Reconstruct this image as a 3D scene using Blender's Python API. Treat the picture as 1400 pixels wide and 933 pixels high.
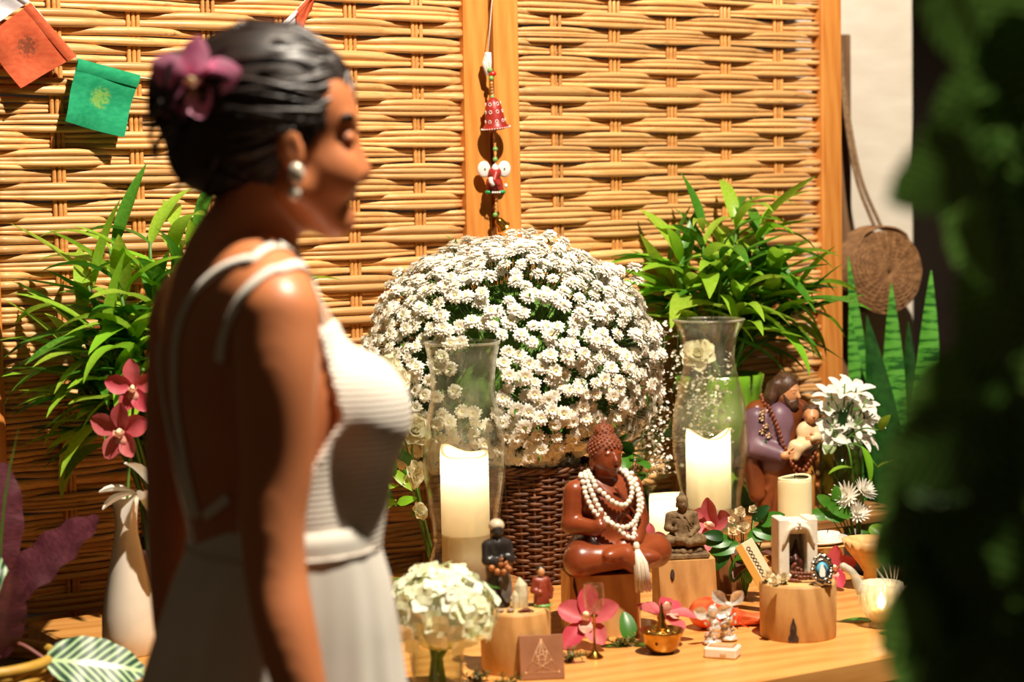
import bpy, math, random
import numpy as np
from mathutils import Vector, Matrix, Euler, Quaternion
from mathutils.bvhtree import BVHTree

for _o in list(bpy.data.objects):
    bpy.data.objects.remove(_o, do_unlink=True)
SC = bpy.context.scene
COL = SC.collection
PI = math.pi
V = Vector

# ------------------------------------------------------------------ camera
FPX = 70.0 / 36.0 * 1400.0
CAMZ = 1.45
PITCH = math.radians(4.2)
ROLL = math.radians(1.0)
c_f = V((0, math.cos(PITCH), -math.sin(PITCH)))
c_u0 = V((0, math.sin(PITCH), math.cos(PITCH)))
c_r = V((1, 0, 0)) * math.cos(ROLL) - c_u0 * math.sin(ROLL)
c_u = V((1, 0, 0)) * math.sin(ROLL) + c_u0 * math.cos(ROLL)
cam_d = bpy.data.cameras.new('camera')
cam = bpy.data.objects.new('camera', cam_d)
COL.objects.link(cam)
cam_d.lens = 70.0
cam_d.sensor_width = 36.0
cam_d.clip_start = 0.05
cam.matrix_world = Matrix(((c_r.x, c_u.x, -c_f.x, 0), (c_r.y, c_u.y, -c_f.y, 0),
                           (c_r.z, c_u.z, -c_f.z, CAMZ), (0, 0, 0, 1)))
cam_d.dof.use_dof = True
cam_d.dof.focus_distance = 3.75
cam_d.dof.aperture_fstop = 3.2
SC.camera = cam

# ------------------------------------------------------------------ world, light, exposure
SC.view_settings.view_transform = 'Standard'
SC.view_settings.look = 'None'
SC.view_settings.exposure = 0.0
SC.view_settings.gamma = 1.0
SC.view_settings.use_curve_mapping = False
SC.cycles.max_bounces = 8
SC.cycles.transparent_max_bounces = 24
SC.cycles.sample_clamp_indirect = 4.0
SC.cycles.caustics_reflective = False
SC.cycles.caustics_refractive = False
wd = bpy.data.worlds.new('world')
SC.world = wd
wd.use_nodes = True
wd.node_tree.nodes['Background'].inputs[0].default_value = (1.0, 0.72, 0.42, 1)
wd.node_tree.nodes['Background'].inputs[1].default_value = 0.045


def spot(name, loc, target, energy, color, size, angle, blend):
    l = bpy.data.lights.new(name, 'SPOT')
    l.energy = energy
    l.color = color
    l.shadow_soft_size = size
    l.spot_size = math.radians(angle)
    l.spot_blend = blend
    o = bpy.data.objects.new(name, l)
    COL.objects.link(o)
    o.location = loc
    o.rotation_euler = (V(target) - V(loc)).to_track_quat('-Z', 'Y').to_euler()
    return o


spot('ceiling_spot_offscreen', (0.72, 2.2, 3.75), (-0.05, 3.6, 1.0), 900, (1.0, 0.89, 0.73), 0.04, 109, 0.4)


# ------------------------------------------------------------------ pixel helpers (layout only)
def ray(px, py):
    return (c_f + c_r * ((px - 700.0) / FPX) + c_u * ((466.5 - py) / FPX))


CO = V((0, 0, CAMZ))


def at(px, py, D):
    d = ray(px, py)
    return CO + d * (D / d.y)


def on_z(px, py, z):
    d = ray(px, py)
    return CO + d * ((z - CAMZ) / d.z)


YAW = math.radians(32)
U = V((math.cos(YAW), math.sin(YAW), 0))
N = V((math.sin(YAW), -math.cos(YAW), 0))        # out of the screen, towards the room
TZ = 0.70
SCR = at(670, 300, 4.25)
SCR.z = 0


def scr(px, py, off=0.0):
    d = ray(px, py)
    p0 = SCR + N * off
    return CO + d * ((p0 - CO).dot(N) / d.dot(N))


def T(px, py, z=TZ):
    return on_z(px, py, z)


# ------------------------------------------------------------------ mesh helpers
class B:
    def __init__(s):
        s.v = []
        s.f = []

    def add(s, vs, fs, m=None):
        o = len(s.v)
        s.v += [tuple(m @ V(p)) for p in vs] if m is not None else [tuple(p) for p in vs]
        s.f += [tuple(i + o for i in f) for f in fs]
        return s

    def box(s, c, h, m=None):
        vs = [(c[0] + i * h[0], c[1] + j * h[1], c[2] + k * h[2]) for i in (-1, 1) for j in (-1, 1) for k in (-1, 1)]
        fs = [(0, 1, 3, 2), (4, 6, 7, 5), (0, 4, 5, 1), (2, 3, 7, 6), (0, 2, 6, 4), (1, 5, 7, 3)]
        return s.add(vs, fs, m)

    def bbox(s, c, h, b=0.004, m=None):            # box with chamfered edges
        pts = []
        for i in (-1, 1):
            for j in (-1, 1):
                for k in (-1, 1):
                    for ax in range(3):
                        q = [c[0] + i * (h[0] - b), c[1] + j * (h[1] - b), c[2] + k * (h[2] - b)]
                        q[ax] += (i, j, k)[ax] * b
                        pts.append(q)
        return s.hull(pts, m)

    def hull(s, pts, m=None):
        import bmesh
        bm = bmesh.new()
        for p in pts:
            bm.verts.new(p)
        bmesh.ops.convex_hull(bm, input=bm.verts)
        bmesh.ops.delete(bm, geom=[v for v in bm.verts if not v.link_faces], context='VERTS')
        bmesh.ops.dissolve_limit(bm, angle_limit=0.02, verts=bm.verts, edges=bm.edges)
        bm.verts.index_update()
        vs = [v.co[:] for v in bm.verts]
        fs = [tuple(v.index for v in f.verts) for f in bm.faces]
        bm.free()
        return s.add(vs, fs, m)

    def lathe(s, prof, n=24, c=(0, 0, 0), m=None, wob=None):
        vs = []
        fs = []
        for i, (r, z) in enumerate(prof):
            for k in range(n):
                a = 2 * PI * k / n
                rr = r * (1 + (wob(a, z) if wob else 0))
                vs.append((c[0] + rr * math.cos(a), c[1] + rr * math.sin(a), c[2] + z))
        for i in range(len(prof) - 1):
            for k in range(n):
                k2 = (k + 1) % n
                fs.append((i * n + k, i * n + k2, (i + 1) * n + k2, (i + 1) * n + k))
        if prof[0][0] > 1e-6:
            fs.append(tuple(range(n - 1, -1, -1)))
        if prof[-1][0] > 1e-6:
            fs.append(tuple((len(prof) - 1) * n + k for k in range(n)))
        return s.add(vs, fs, m)

    def tube(s, pts, r, n=6, m=None, cap=True):
        pts = [V(p) for p in pts]
        L = len(pts)
        rs = r if isinstance(r, (list, tuple)) else [r] * L
        vs = []
        fs = []
        t0 = (pts[1] - pts[0]).normalized()
        nn = t0.orthogonal().normalized()
        for i, p in enumerate(pts):
            t = (pts[min(i + 1, L - 1)] - pts[max(i - 1, 0)])
            t = t.normalized() if t.length > 1e-9 else t0
            nn = (nn - t * nn.dot(t))
            nn = nn.normalized() if nn.length > 1e-6 else t.orthogonal().normalized()
            b = t.cross(nn)
            for k in range(n):
                a = 2 * PI * k / n
                vs.append(p + (nn * math.cos(a) + b * math.sin(a)) * rs[i])
        for i in range(L - 1):
            for k in range(n):
                k2 = (k + 1) % n
                fs.append((i * n + k, i * n + k2, (i + 1) * n + k2, (i + 1) * n + k))
        if cap:
            fs.append(tuple(range(n - 1, -1, -1)))
            fs.append(tuple((L - 1) * n + k for k in range(n)))
        return s.add(vs, fs, m)

    def ball(s, c, r, nu=10, nv=6, m=None):
        r = r if isinstance(r, (list, tuple, Vector)) else (r, r, r)
        vs = [(c[0], c[1], c[2] - r[2])]
        fs = []
        for j in range(1, nv):
            ph = -PI / 2 + PI * j / nv
            for i in range(nu):
                a = 2 * PI * i / nu
                vs.append((c[0] + r[0] * math.cos(ph) * math.cos(a), c[1] + r[1] * math.cos(ph) * math.sin(a), c[2] + r[2] * math.sin(ph)))
        vs.append((c[0], c[1], c[2] + r[2]))
        for i in range(nu):
            fs.append((0, 1 + (i + 1) % nu, 1 + i))
            fs.append((len(vs) - 1, 1 + (nv - 2) * nu + i, 1 + (nv - 2) * nu + (i + 1) % nu))
        for j in range(nv - 2):
            for i in range(nu):
                fs.append((1 + j * nu + i, 1 + j * nu + (i + 1) % nu, 1 + (j + 1) * nu + (i + 1) % nu, 1 + (j + 1) * nu + i))
        return s.add(vs, fs, m)

    def leaf(s, L, W, bend=0.5, fold=0.3, nl=8, nw=2, shape='lance', wave=0.0, wn=3, m=None, cup=0.0, twist=0.0):
        """blade along +y, its face up (+z); bend = total droop angle, fold = v-shape, cup = sideways bowl"""
        vs = []
        fs = []
        y = z = 0.0
        for i in range(nl + 1):
            t = i / nl
            if shape == 'lance':
                w = (math.sin(PI * min(1, t ** 0.75 * 1.0)) ** 0.8) if 0 < t < 1 else 0.04
            elif shape == 'strap':
                w = min(1, (1 - t) * 2.2) ** 0.7 * (0.75 + 0.25 * min(1, t * 3)) if t < 1 else 0.03
            elif shape == 'round':
                w = max(0.05, math.sin(PI * min(0.999, max(0.02, t ** 0.8)))) ** 0.5
            elif shape == 'petal':
                w = max(0.12, math.sin(PI * min(0.96, t ** 1.25 * 0.93 + 0.03))) ** 0.75
            elif shape == 'heart':
                w = (math.sin(PI * (0.12 + 0.88 * t) ** 0.7) ** 0.7) if t < 1 else 0.03
            w *= W / 2
            a = -bend * t
            if i:
                y += L / nl * math.cos(a)
                z += L / nl * math.sin(a)
            tw = twist * t
            for k in range(-nw, nw + 1):
                q = k / nw
                x = q * w
                dz = abs(q) * w * fold + q * q * w * cup + wave * math.sin(t * wn * 2 * PI + (k > 0) * 1.3) * abs(q) * W * 0.5
                xx = x * math.cos(tw) - dz * math.sin(tw)
                dz = x * math.sin(tw) + dz * math.cos(tw)
                vs.append((xx, y - dz * math.sin(a), z + dz * math.cos(a)))
        n = 2 * nw + 1
        for i in range(nl):
            for k in range(n - 1):
                fs.append((i * n + k, i * n + k + 1, (i + 1) * n + k + 1, (i + 1) * n + k))
        return s.add(vs, fs, m)

    def mesh(s, name, mat, smooth=True):
        me = bpy.data.meshes.new(name)
        me.from_pydata(s.v, [], s.f)
        if smooth:
            me.polygons.foreach_set('use_smooth', [True] * len(me.polygons))
        if mat:
            me.materials.append(mat)
        me.update()
        return me


class SDF:
    def __init__(s, lo, hi, h):
        s.lo = np.array(lo, float)
        s.h = h
        n = np.ceil((np.array(hi, float) - s.lo) / h).astype(int) + 1
        s.n = n
        s.f = np.full(n, 1.0, np.float32)
        s.ax = [(s.lo[i] + h * np.arange(n[i])).astype(np.float32) for i in range(3)]

    def _sub(s, lo, hi):
        sl = []
        for i in range(3):
            a = int(max(0, math.floor((lo[i] - s.lo[i]) / s.h)))
            b = int(min(s.n[i], math.ceil((hi[i] - s.lo[i]) / s.h) + 1))
            if b <= a:
                return None
            sl.append(slice(a, b))
        P = np.meshgrid(s.ax[0][sl[0]], s.ax[1][sl[1]], s.ax[2][sl[2]], indexing='ij')
        return tuple(sl), P

    def _mix(s, sl, d, k, op):
        f = s.f[sl]
        if op == 'u':
            hh = np.clip(.5 + .5 * (f - d) / k, 0, 1)
            s.f[sl] = f * (1 - hh) + d * hh - k * hh * (1 - hh)
        else:
            hh = np.clip(.5 - .5 * (f + d) / k, 0, 1)
            s.f[sl] = f * (1 - hh) - d * hh + k * hh * (1 - hh)

    def ell(s, c, r, R=None, k=0.01, op='u'):
        c = V(c)
        m = max(r) + k + 3 * s.h
        q = s._sub(c - V((m, m, m)), c + V((m, m, m)))
        if not q:
            return s
        sl, P = q
        D = [P[i] - c[i] for i in range(3)]
        if R is not None:
            Rt = R.transposed() if isinstance(R, Matrix) else R.to_matrix().transposed()
            D = [Rt[i][0] * D[0] + Rt[i][1] * D[1] + Rt[i][2] * D[2] for i in range(3)]
        k0 = np.sqrt(sum((D[i] / r[i]) ** 2 for i in range(3)))
        k1 = np.sqrt(sum((D[i] / r[i] ** 2) ** 2 for i in range(3))) + 1e-9
        s._mix(sl, np.where(k0 < 1e-3, -min(r), k0 * (k0 - 1) / k1), k, op)
        return s

    def cap(s, a, b, ra, rb, k=0.01, op='u'):
        a = V(a)
        b = V(b)
        m = max(ra, rb) + k + 3 * s.h
        lo = [min(a[i], b[i]) - m for i in range(3)]
        hi = [max(a[i], b[i]) + m for i in range(3)]
        q = s._sub(lo, hi)
        if not q:
            return s
        sl, P = q
        ab = b - a
        D = [P[i] - a[i] for i in range(3)]
        t = np.clip(sum(D[i] * ab[i] for i in range(3)) / max(ab.length_squared, 1e-12), 0, 1)
        d = np.sqrt(sum((D[i] - t * ab[i]) ** 2 for i in range(3))) - (ra + (rb - ra) * t)
        s._mix(sl, d, k, op)
        return s

    def chain(s, pts, rs, k=0.01):
        for i in range(len(pts) - 1):
            s.cap(pts[i], pts[i + 1], rs[i], rs[i + 1], k)
        return s

    def cut(s, p, n, k=0.001):                     # removes the side n points to
        n = V(n).normalized()
        p = V(p)
        P = np.meshgrid(*s.ax, indexing='ij')
        d = sum((P[i] - p[i]) * n[i] for i in range(3))
        s.f = np.maximum(s.f, d).astype(np.float32)
        return s

    def build(s, name, mat, smooth=True):
        f = s.f
        f = np.pad(f, 1, constant_values=1.0)
        lo = s.lo - s.h
        S = f < 0
        n = np.array(f.shape)
        acc = [np.zeros(n - 1, np.float32) for _ in range(3)]
        cnt = np.zeros(n - 1, np.float32)
        for ax in range(3):
            o = [i for i in range(3) if i != ax]
            for u in (0, 1):
                for w in (0, 1):
                    A = [slice(0, -1)] * 3
                    A[o[0]] = slice(u, n[o[0]] - 1 + u)
                    A[o[1]] = slice(w, n[o[1]] - 1 + w)
                    Bs = list(A)
                    Bs[ax] = slice(1, None)
                    fa, fb = f[tuple(A)], f[tuple(Bs)]
                    X = (S[tuple(A)] != S[tuple(Bs)])
                    t = np.where(X, fa / np.where(X, fa - fb, 1), 0)
                    cnt += X
                    acc[ax] += t * X
                    acc[o[0]] += u * X
                    acc[o[1]] += w * X
        mask = cnt > 0
        ids = np.full(n - 1, -1, np.int64)
        ids[mask] = np.arange(mask.sum())
        I = np.argwhere(mask)
        C = cnt[mask]
        vs = np.stack([lo[i] + s.h * (I[:, i] + acc[i][mask] / C) for i in range(3)], 1)
        faces = []
        for ax in range(3):
            o = [(ax + 1) % 3, (ax + 2) % 3]
            A = [slice(None)] * 3
            A[ax] = slice(0, -1)
            Bs = [slice(None)] * 3
            Bs[ax] = slice(1, None)
            X = S[tuple(A)] != S[tuple(Bs)]
            E = np.argwhere(X)
            E = E[(E[:, o[0]] > 0) & (E[:, o[1]] > 0) & (E[:, o[0]] < n[o[0]] - 1) & (E[:, o[1]] < n[o[1]] - 1)]
            ins = S[E[:, 0], E[:, 1], E[:, 2]]

            def g(du, dw):
                Q = E.copy()
                Q[:, o[0]] -= du
                Q[:, o[1]] -= dw
                return ids[Q[:, 0], Q[:, 1], Q[:, 2]]
            q = np.stack([g(1, 1), g(0, 1), g(0, 0), g(1, 0)], 1)
            q[~ins] = q[~ins][:, ::-1]
            faces.append(q)
        F = np.concatenate(faces)
        me = bpy.data.meshes.new(name)
        me.from_pydata(vs.tolist(), [], F.tolist())
        if smooth:
            me.polygons.foreach_set('use_smooth', [True] * len(me.polygons))
        if mat:
            me.materials.append(mat)
        me.update()
        return me


def frame(pos, d, up=(0, 0, 1)):
    y = V(d).normalized()
    x = y.cross(V(up))
    if x.length < 1e-4:
        x = y.cross(V((1, 0, 0.01)))
    x.normalize()
    z = x.cross(y)
    m = Matrix((x, y, z)).transposed().to_4x4()
    m.translation = V(pos)
    return m


def link(name, me, parent=None, m=None, loc=None, kind=None, label=None):
    o = bpy.data.objects.new(name, me)
    COL.objects.link(o)
    if parent is not None:
        o.parent = parent
    if m is not None:
        o.matrix_local = m
    if loc is not None:
        o.location = loc
    if kind:
        o['kind'] = kind
    if label:
        o['label'] = label
    return o


def ob(name, b, mat, parent=None, smooth=True, **kw):
    return link(name, b.mesh(name, mat, smooth), parent, **kw)


def tag(o, label, cat, group=None):
    o['label'] = label
    o['category'] = cat
    if group:
        o['group'] = group
    return o


def thing(name, label, cat, loc=(0, 0, 0), rz=0.0, group=None):
    o = bpy.data.objects.new(name, None)
    COL.objects.link(o)
    o.empty_display_size = 0.05
    o.location = loc
    o.rotation_euler = (0, 0, rz)
    return tag(o, label, cat, group)


def copy_tree(o, parent=None):
    c = o.copy()
    COL.objects.link(c)
    if parent:
        c.parent = parent
    for ch in list(o.children):
        copy_tree(ch, c)
    return c


def bez(pts, n=12):
    """smooth path through points (Catmull-Rom)"""
    P = [V(p) for p in pts]
    P = [P[0] * 2 - P[1]] + P + [P[-1] * 2 - P[-2]]
    out = []
    for i in range(1, len(P) - 2):
        for k in range(n):
            t = k / n
            a, b, c, d = P[i - 1], P[i], P[i + 1], P[i + 2]
            out.append(0.5 * ((2 * b) + (c - a) * t + (2 * a - 5 * b + 4 * c - d) * t * t + (3 * b - a - 3 * c + d) * t ** 3))
    out.append(P[-2])
    return out


def along(path, step):
    out = [path[0]]
    acc = 0.0
    for a, b in zip(path[:-1], path[1:]):
        L = (b - a).length
        while acc + L >= step:
            t = (step - acc) / L
            a = a + (b - a) * t
            out.append(a)
            L = (b - a).length
            acc = 0.0
        acc += L
    return out


# ------------------------------------------------------------------ materials
def hexc(r, g, b):
    return tuple(((c / 255) / 12.92 if c / 255 <= 0.04045 else ((c / 255 + 0.055) / 1.055) ** 2.4) for c in (r, g, b)) + (1,)


class NT:
    def __init__(s, name):
        s.m = bpy.data.materials.new(name)
        s.m.use_nodes = True
        s.t = s.m.node_tree
        s.bs = s.t.nodes['Principled BSDF']
        s.out = s.t.nodes['Material Output']

    def n(s, ty, **kw):
        x = s.t.nodes.new(ty)
        for k, v in kw.items():
            if k.startswith('i_'):
                x.inputs[k[2:].replace('_', ' ')].default_value = v
            else:
                setattr(x, k, v)
        return x

    def l(s, a, b):
        s.t.links.new(a, b)

    def coord(s, scale=(1, 1, 1), kind='Object'):
        c = s.n('ShaderNodeTexCoord')
        mp = s.n('ShaderNodeMapping')
        mp.inputs['Scale'].default_value = scale
        s.l(c.outputs[kind], mp.inputs[0])
        return mp.outputs[0]

    def ramp(s, fac, stops):
        r = s.n('ShaderNodeValToRGB')
        e = r.color_ramp.elements
        while len(e) > 1:
            e.remove(e[-1])
        e[0].position = stops[0][0]
        e[0].color = stops[0][1]
        for p, c in stops[1:]:
            k = e.new(p)
            k.color = c
        s.l(fac, r.inputs[0])
        return r.outputs[0]

    def mix(s, fac, a, b, mode='MIX'):
        x = s.n('ShaderNodeMix', data_type='RGBA', blend_type=mode)
        for sock, val in ((x.inputs[0], fac), (x.inputs[6], a), (x.inputs[7], b)):
            if hasattr(val, 'links'):
                s.l(val, sock)
            else:
                sock.default_value = val
        return x.outputs[2]

    def noise(s, vec, scale, detail=3, rough=0.5):
        x = s.n('ShaderNodeTexNoise')
        x.inputs['Scale'].default_value = scale
        x.inputs['Detail'].default_value = detail
        x.inputs['Roughness'].default_value = rough
        s.l(vec, x.inputs['Vector'])
        return x.outputs[0]

    def bump(s, h, strength=0.3, dist=0.002):
        b = s.n('ShaderNodeBump')
        b.inputs['Strength'].default_value = strength
        b.inputs['Distance'].default_value = dist
        s.l(h, b.inputs['Height'])
        s.l(b.outputs[0], s.bs.inputs['Normal'])

    def set(s, **kw):
        for k, v in kw.items():
            s.bs.inputs[k.replace('_', ' ')].default_value = v

    def rnd(s):
        return s.n('ShaderNodeObjectInfo').outputs['Random']


def mat(name, c1, c2=None, rough=0.5, scale=20, stretch=(1, 1, 1), bump=0.0, bscale=None, rand=0.0, metal=0.0, spec=0.5, sss=0.0, transl=0.0, lo=0.35, hi=0.65, coat=0.0):
    s = NT(name)
    vec = s.coord(stretch)
    nz = s.noise(vec, scale, 4)
    col = s.ramp(nz, [(lo, c1), (hi, c2 or c1)])
    if rand:
        r = s.rnd()
        hs = s.n('ShaderNodeHueSaturation')
        mp = s.n('ShaderNodeMapRange')
        mp.inputs['To Min'].default_value = 1 - rand
        mp.inputs['To Max'].default_value = 1 + rand
        s.l(r, mp.inputs[0])
        s.l(mp.outputs[0], hs.inputs['Value'])
        s.l(col, hs.inputs['Color'])
        col = hs.outputs[0]
    s.l(col, s.bs.inputs['Base Color'])
    s.set(Roughness=rough, Metallic=metal, Specular_IOR_Level=spec, Coat_Weight=coat)
    if sss:
        s.set(Subsurface_Weight=sss, Subsurface_Scale=0.01)
    if bump:
        s.bump(s.noise(vec, bscale or scale * 3, 4), bump)
    if transl:
        tr = s.n('ShaderNodeBsdfTranslucent')
        s.l(col, tr.inputs[0])
        mx = s.n('ShaderNodeMixShader')
        mx.inputs[0].default_value = transl
        s.l(s.bs.outputs[0], mx.inputs[1])
        s.l(tr.outputs[0], mx.inputs[2])
        s.l(mx.outputs[0], s.out.inputs[0])
    return s.m


def wood(name, c1, c2, scale=6, stretch=(1, 12, 12), rough=0.45, bump=0.15, rand=0.1):
    s = NT(name)
    vec = s.coord(stretch)
    n1 = s.noise(vec, scale, 5, 0.6)
    w = s.n('ShaderNodeTexWave', wave_type='BANDS', bands_direction='DIAGONAL')
    w.inputs['Scale'].default_value = scale * 0.35
    w.inputs['Distortion'].default_value = 5
    w.inputs['Detail'].default_value = 3
    s.l(vec, w.inputs['Vector'])
    f = s.mix(0.22, n1, w.outputs[1])
    col = s.ramp(f, [(0.25, c2), (0.6, c1), (0.8, c1)])
    r = s.rnd()
    hs = s.n('ShaderNodeHueSaturation')
    mp = s.n('ShaderNodeMapRange')
    mp.inputs['To Min'].default_value = 1 - rand
    mp.inputs['To Max'].default_value = 1 + rand
    s.l(r, mp.inputs[0])
    s.l(mp.outputs[0], hs.inputs['Value'])
    s.l(col, hs.inputs['Color'])
    s.l(hs.outputs[0], s.bs.inputs['Base Color'])
    s.set(Roughness=rough)
    s.bump(n1, bump, 0.001)
    return s.m


def leafmat(name, base, mid, tip=None, rough=0.4, transl=0.3, vein=0.0, rand=0.25):
    """blade colour with a paler midrib; local x is across the blade"""
    s = NT(name)
    c = s.n('ShaderNodeTexCoord')
    vec = c.outputs['Object']
    nz = s.noise(vec, 30, 3)
    col = s.ramp(nz, [(0.35, base), (0.7, mid)])
    if tip:
        col = s.mix(s.rnd(), col, tip)
    if vein:
        w = s.n('ShaderNodeTexWave', wave_type='BANDS', bands_direction='X')
        w.inputs['Scale'].default_value = vein
        w.inputs['Distortion'].default_value = 0.5
        s.l(vec, w.inputs['Vector'])
        col = s.mix(0.18, col, w.outputs[0], 'OVERLAY')
    hs = s.n('ShaderNodeHueSaturation')
    mp = s.n('ShaderNodeMapRange')
    mp.inputs['To Min'].default_value = 1 - rand
    mp.inputs['To Max'].default_value = 1 + rand
    s.l(s.rnd(), mp.inputs[0])
    s.l(mp.outputs[0], hs.inputs['Value'])
    s.l(col, hs.inputs['Color'])
    s.l(hs.outputs[0], s.bs.inputs['Base Color'])
    s.set(Roughness=rough)
    tr = s.n('ShaderNodeBsdfTranslucent')
    s.l(hs.outputs[0], tr.inputs[0])
    mx = s.n('ShaderNodeMixShader')
    mx.inputs[0].default_value = transl
    s.l(s.bs.outputs[0], mx.inputs[1])
    s.l(tr.outputs[0], mx.inputs[2])
    s.l(mx.outputs[0], s.out.inputs[0])
    return s.m


def glassmat(name, tint=(0.96, 0.97, 0.94, 1), rough=0.02, ior=1.45, dirt=0.0, haze=0.0):
    s = NT(name)
    tr = s.n('ShaderNodeBsdfTransparent')
    tr.inputs[0].default_value = tint
    gl = s.n('ShaderNodeBsdfGlossy')
    gl.inputs['Roughness'].default_value = rough
    gl.inputs[0].default_value = (1, 1, 1, 1)
    lw = s.n('ShaderNodeLayerWeight')
    lw.inputs[0].default_value = 0.5
    pw = s.n('ShaderNodeMath', operation='POWER')
    pw.inputs[1].default_value = 3.2
    s.l(lw.outputs['Facing'], pw.inputs[0])
    fr = s.n('ShaderNodeMapRange')
    fr.inputs['To Min'].default_value = 0.035
    fr.inputs['To Max'].default_value = 0.85
    s.l(pw.outputs[0], fr.inputs[0])
    mx = s.n('ShaderNodeMixShader')
    s.l(fr.outputs[0], mx.inputs[0])
    s.l(tr.outputs[0], mx.inputs[1])
    s.l(gl.outputs[0], mx.inputs[2])
    last = mx.outputs[0]
    if dirt:
        df = s.n('ShaderNodeBsdfDiffuse')
        df.inputs[0].default_value = (0.8, 0.75, 0.6, 1)
        m2 = s.n('ShaderNodeMixShader')
        nz = s.noise(s.coord(), 14, 4)
        s.l(s.ramp(nz, [(0.4, (haze, haze, haze, 1)), (0.75, (dirt, dirt, dirt, 1))]), m2.inputs[0])
        s.l(last, m2.inputs[1])
        s.l(df.outputs[0], m2.inputs[2])
        last = m2.outputs[0]
    s.l(last, s.out.inputs[0])
    return s.m


def emis(name, col, st):
    s = NT(name)
    s.set(Base_Color=col, Emission_Color=col, Emission_Strength=st)
    return s.m


MT = {}

# ================================================================== the setting
R = random.Random(7)
m_dark = mat('wall_unlit', (0.03, 0.018, 0.011, 1), (0.045, 0.027, 0.016, 1), 0.9, 3)  # near-black wall colour stands in for the unlit depth behind
m_floor = mat('dark_floor', (0.05, 0.03, 0.018, 1), (0.08, 0.045, 0.025, 1), 0.7, 5, bump=0.2)
m_white_wall = mat('white_wall', hexc(226, 216, 200), hexc(214, 202, 184), 0.85, 6, (1, 1, 3), bump=0.25, bscale=40)
fl = ob('floor', B().box((0, 4, -0.05), (6, 6, 0.05)), m_floor)
fl['kind'] = 'structure'
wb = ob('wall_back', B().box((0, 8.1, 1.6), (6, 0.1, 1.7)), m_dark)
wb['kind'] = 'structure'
# white painted wall end behind the screen
p0, p1 = at(1110, 300, 5.5), at(1249, 300, 5.5)
bw = B()
hw = (p1.x - p0.x) / 2
bw.bbox(((p0.x + p1.x) / 2 - 0.02, 5.6, 1.6), (hw + 0.02, 0.1, 1.7), 0.006)
ww = ob('wall_right', bw, m_white_wall, smooth=False)
ww['kind'] = 'structure'

# ================================================================== bamboo screen
def reedmat(name, c1, c2, c3):
    s = NT(name)
    vec = s.coord((2.2, 60, 60))
    nz = s.noise(vec, 2.0, 4, 0.6)
    col = s.ramp(nz, [(0.3, c2), (0.55, c1), (0.8, c3)])
    rn = s.rnd()
    hs = s.n('ShaderNodeHueSaturation')
    mp = s.n('ShaderNodeMapRange')
    mp.inputs['To Min'].default_value = 0.72
    mp.inputs['To Max'].default_value = 1.15
    s.l(rn, mp.inputs[0])
    s.l(mp.outputs[0], hs.inputs['Value'])
    s.l(col, hs.inputs['Color'])
    v2 = s.coord((9, 50, 50))
    n2 = s.noise(v2, 1.6, 6, 0.75)
    spots = s.ramp(n2, [(0.56, (0, 0, 0, 1)), (0.64, (1, 1, 1, 1))])
    n3 = s.noise(s.coord((0.8, 9, 9)), 1.5, 2)
    gate = s.ramp(n3, [(0.62, (0, 0, 0, 1)), (0.68, (1, 1, 1, 1))])
    msk = s.mix(1.0, spots, gate, 'MULTIPLY')
    dk = s.mix(msk, hs.outputs[0], (0.16, 0.06, 0.015, 1))
    s.l(dk, s.bs.inputs['Base Color'])
    s.set(Roughness=0.42, Specular_IOR_Level=0.45)
    s.bump(nz, 0.25, 0.001)
    return s.m


m_reed = reedmat('cane_reed', hexc(226, 175, 112), hexc(203, 143, 82), hexc(236, 196, 138))
m_stake = reedmat('cane_stake', hexc(212, 152, 84), hexc(190, 126, 62), hexc(224, 172, 104))
m_post = wood('honey_wood', hexc(218, 144, 68), hexc(194, 114, 46), 5, (14, 14, 1.2), 0.4, 0.1, 0.06)

SPC, PITCHB = 0.155, 0.0325
ROT_U = Matrix((U, V((-U.y, U.x, 0)), V((0, 0, 1)))).transposed()


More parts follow.
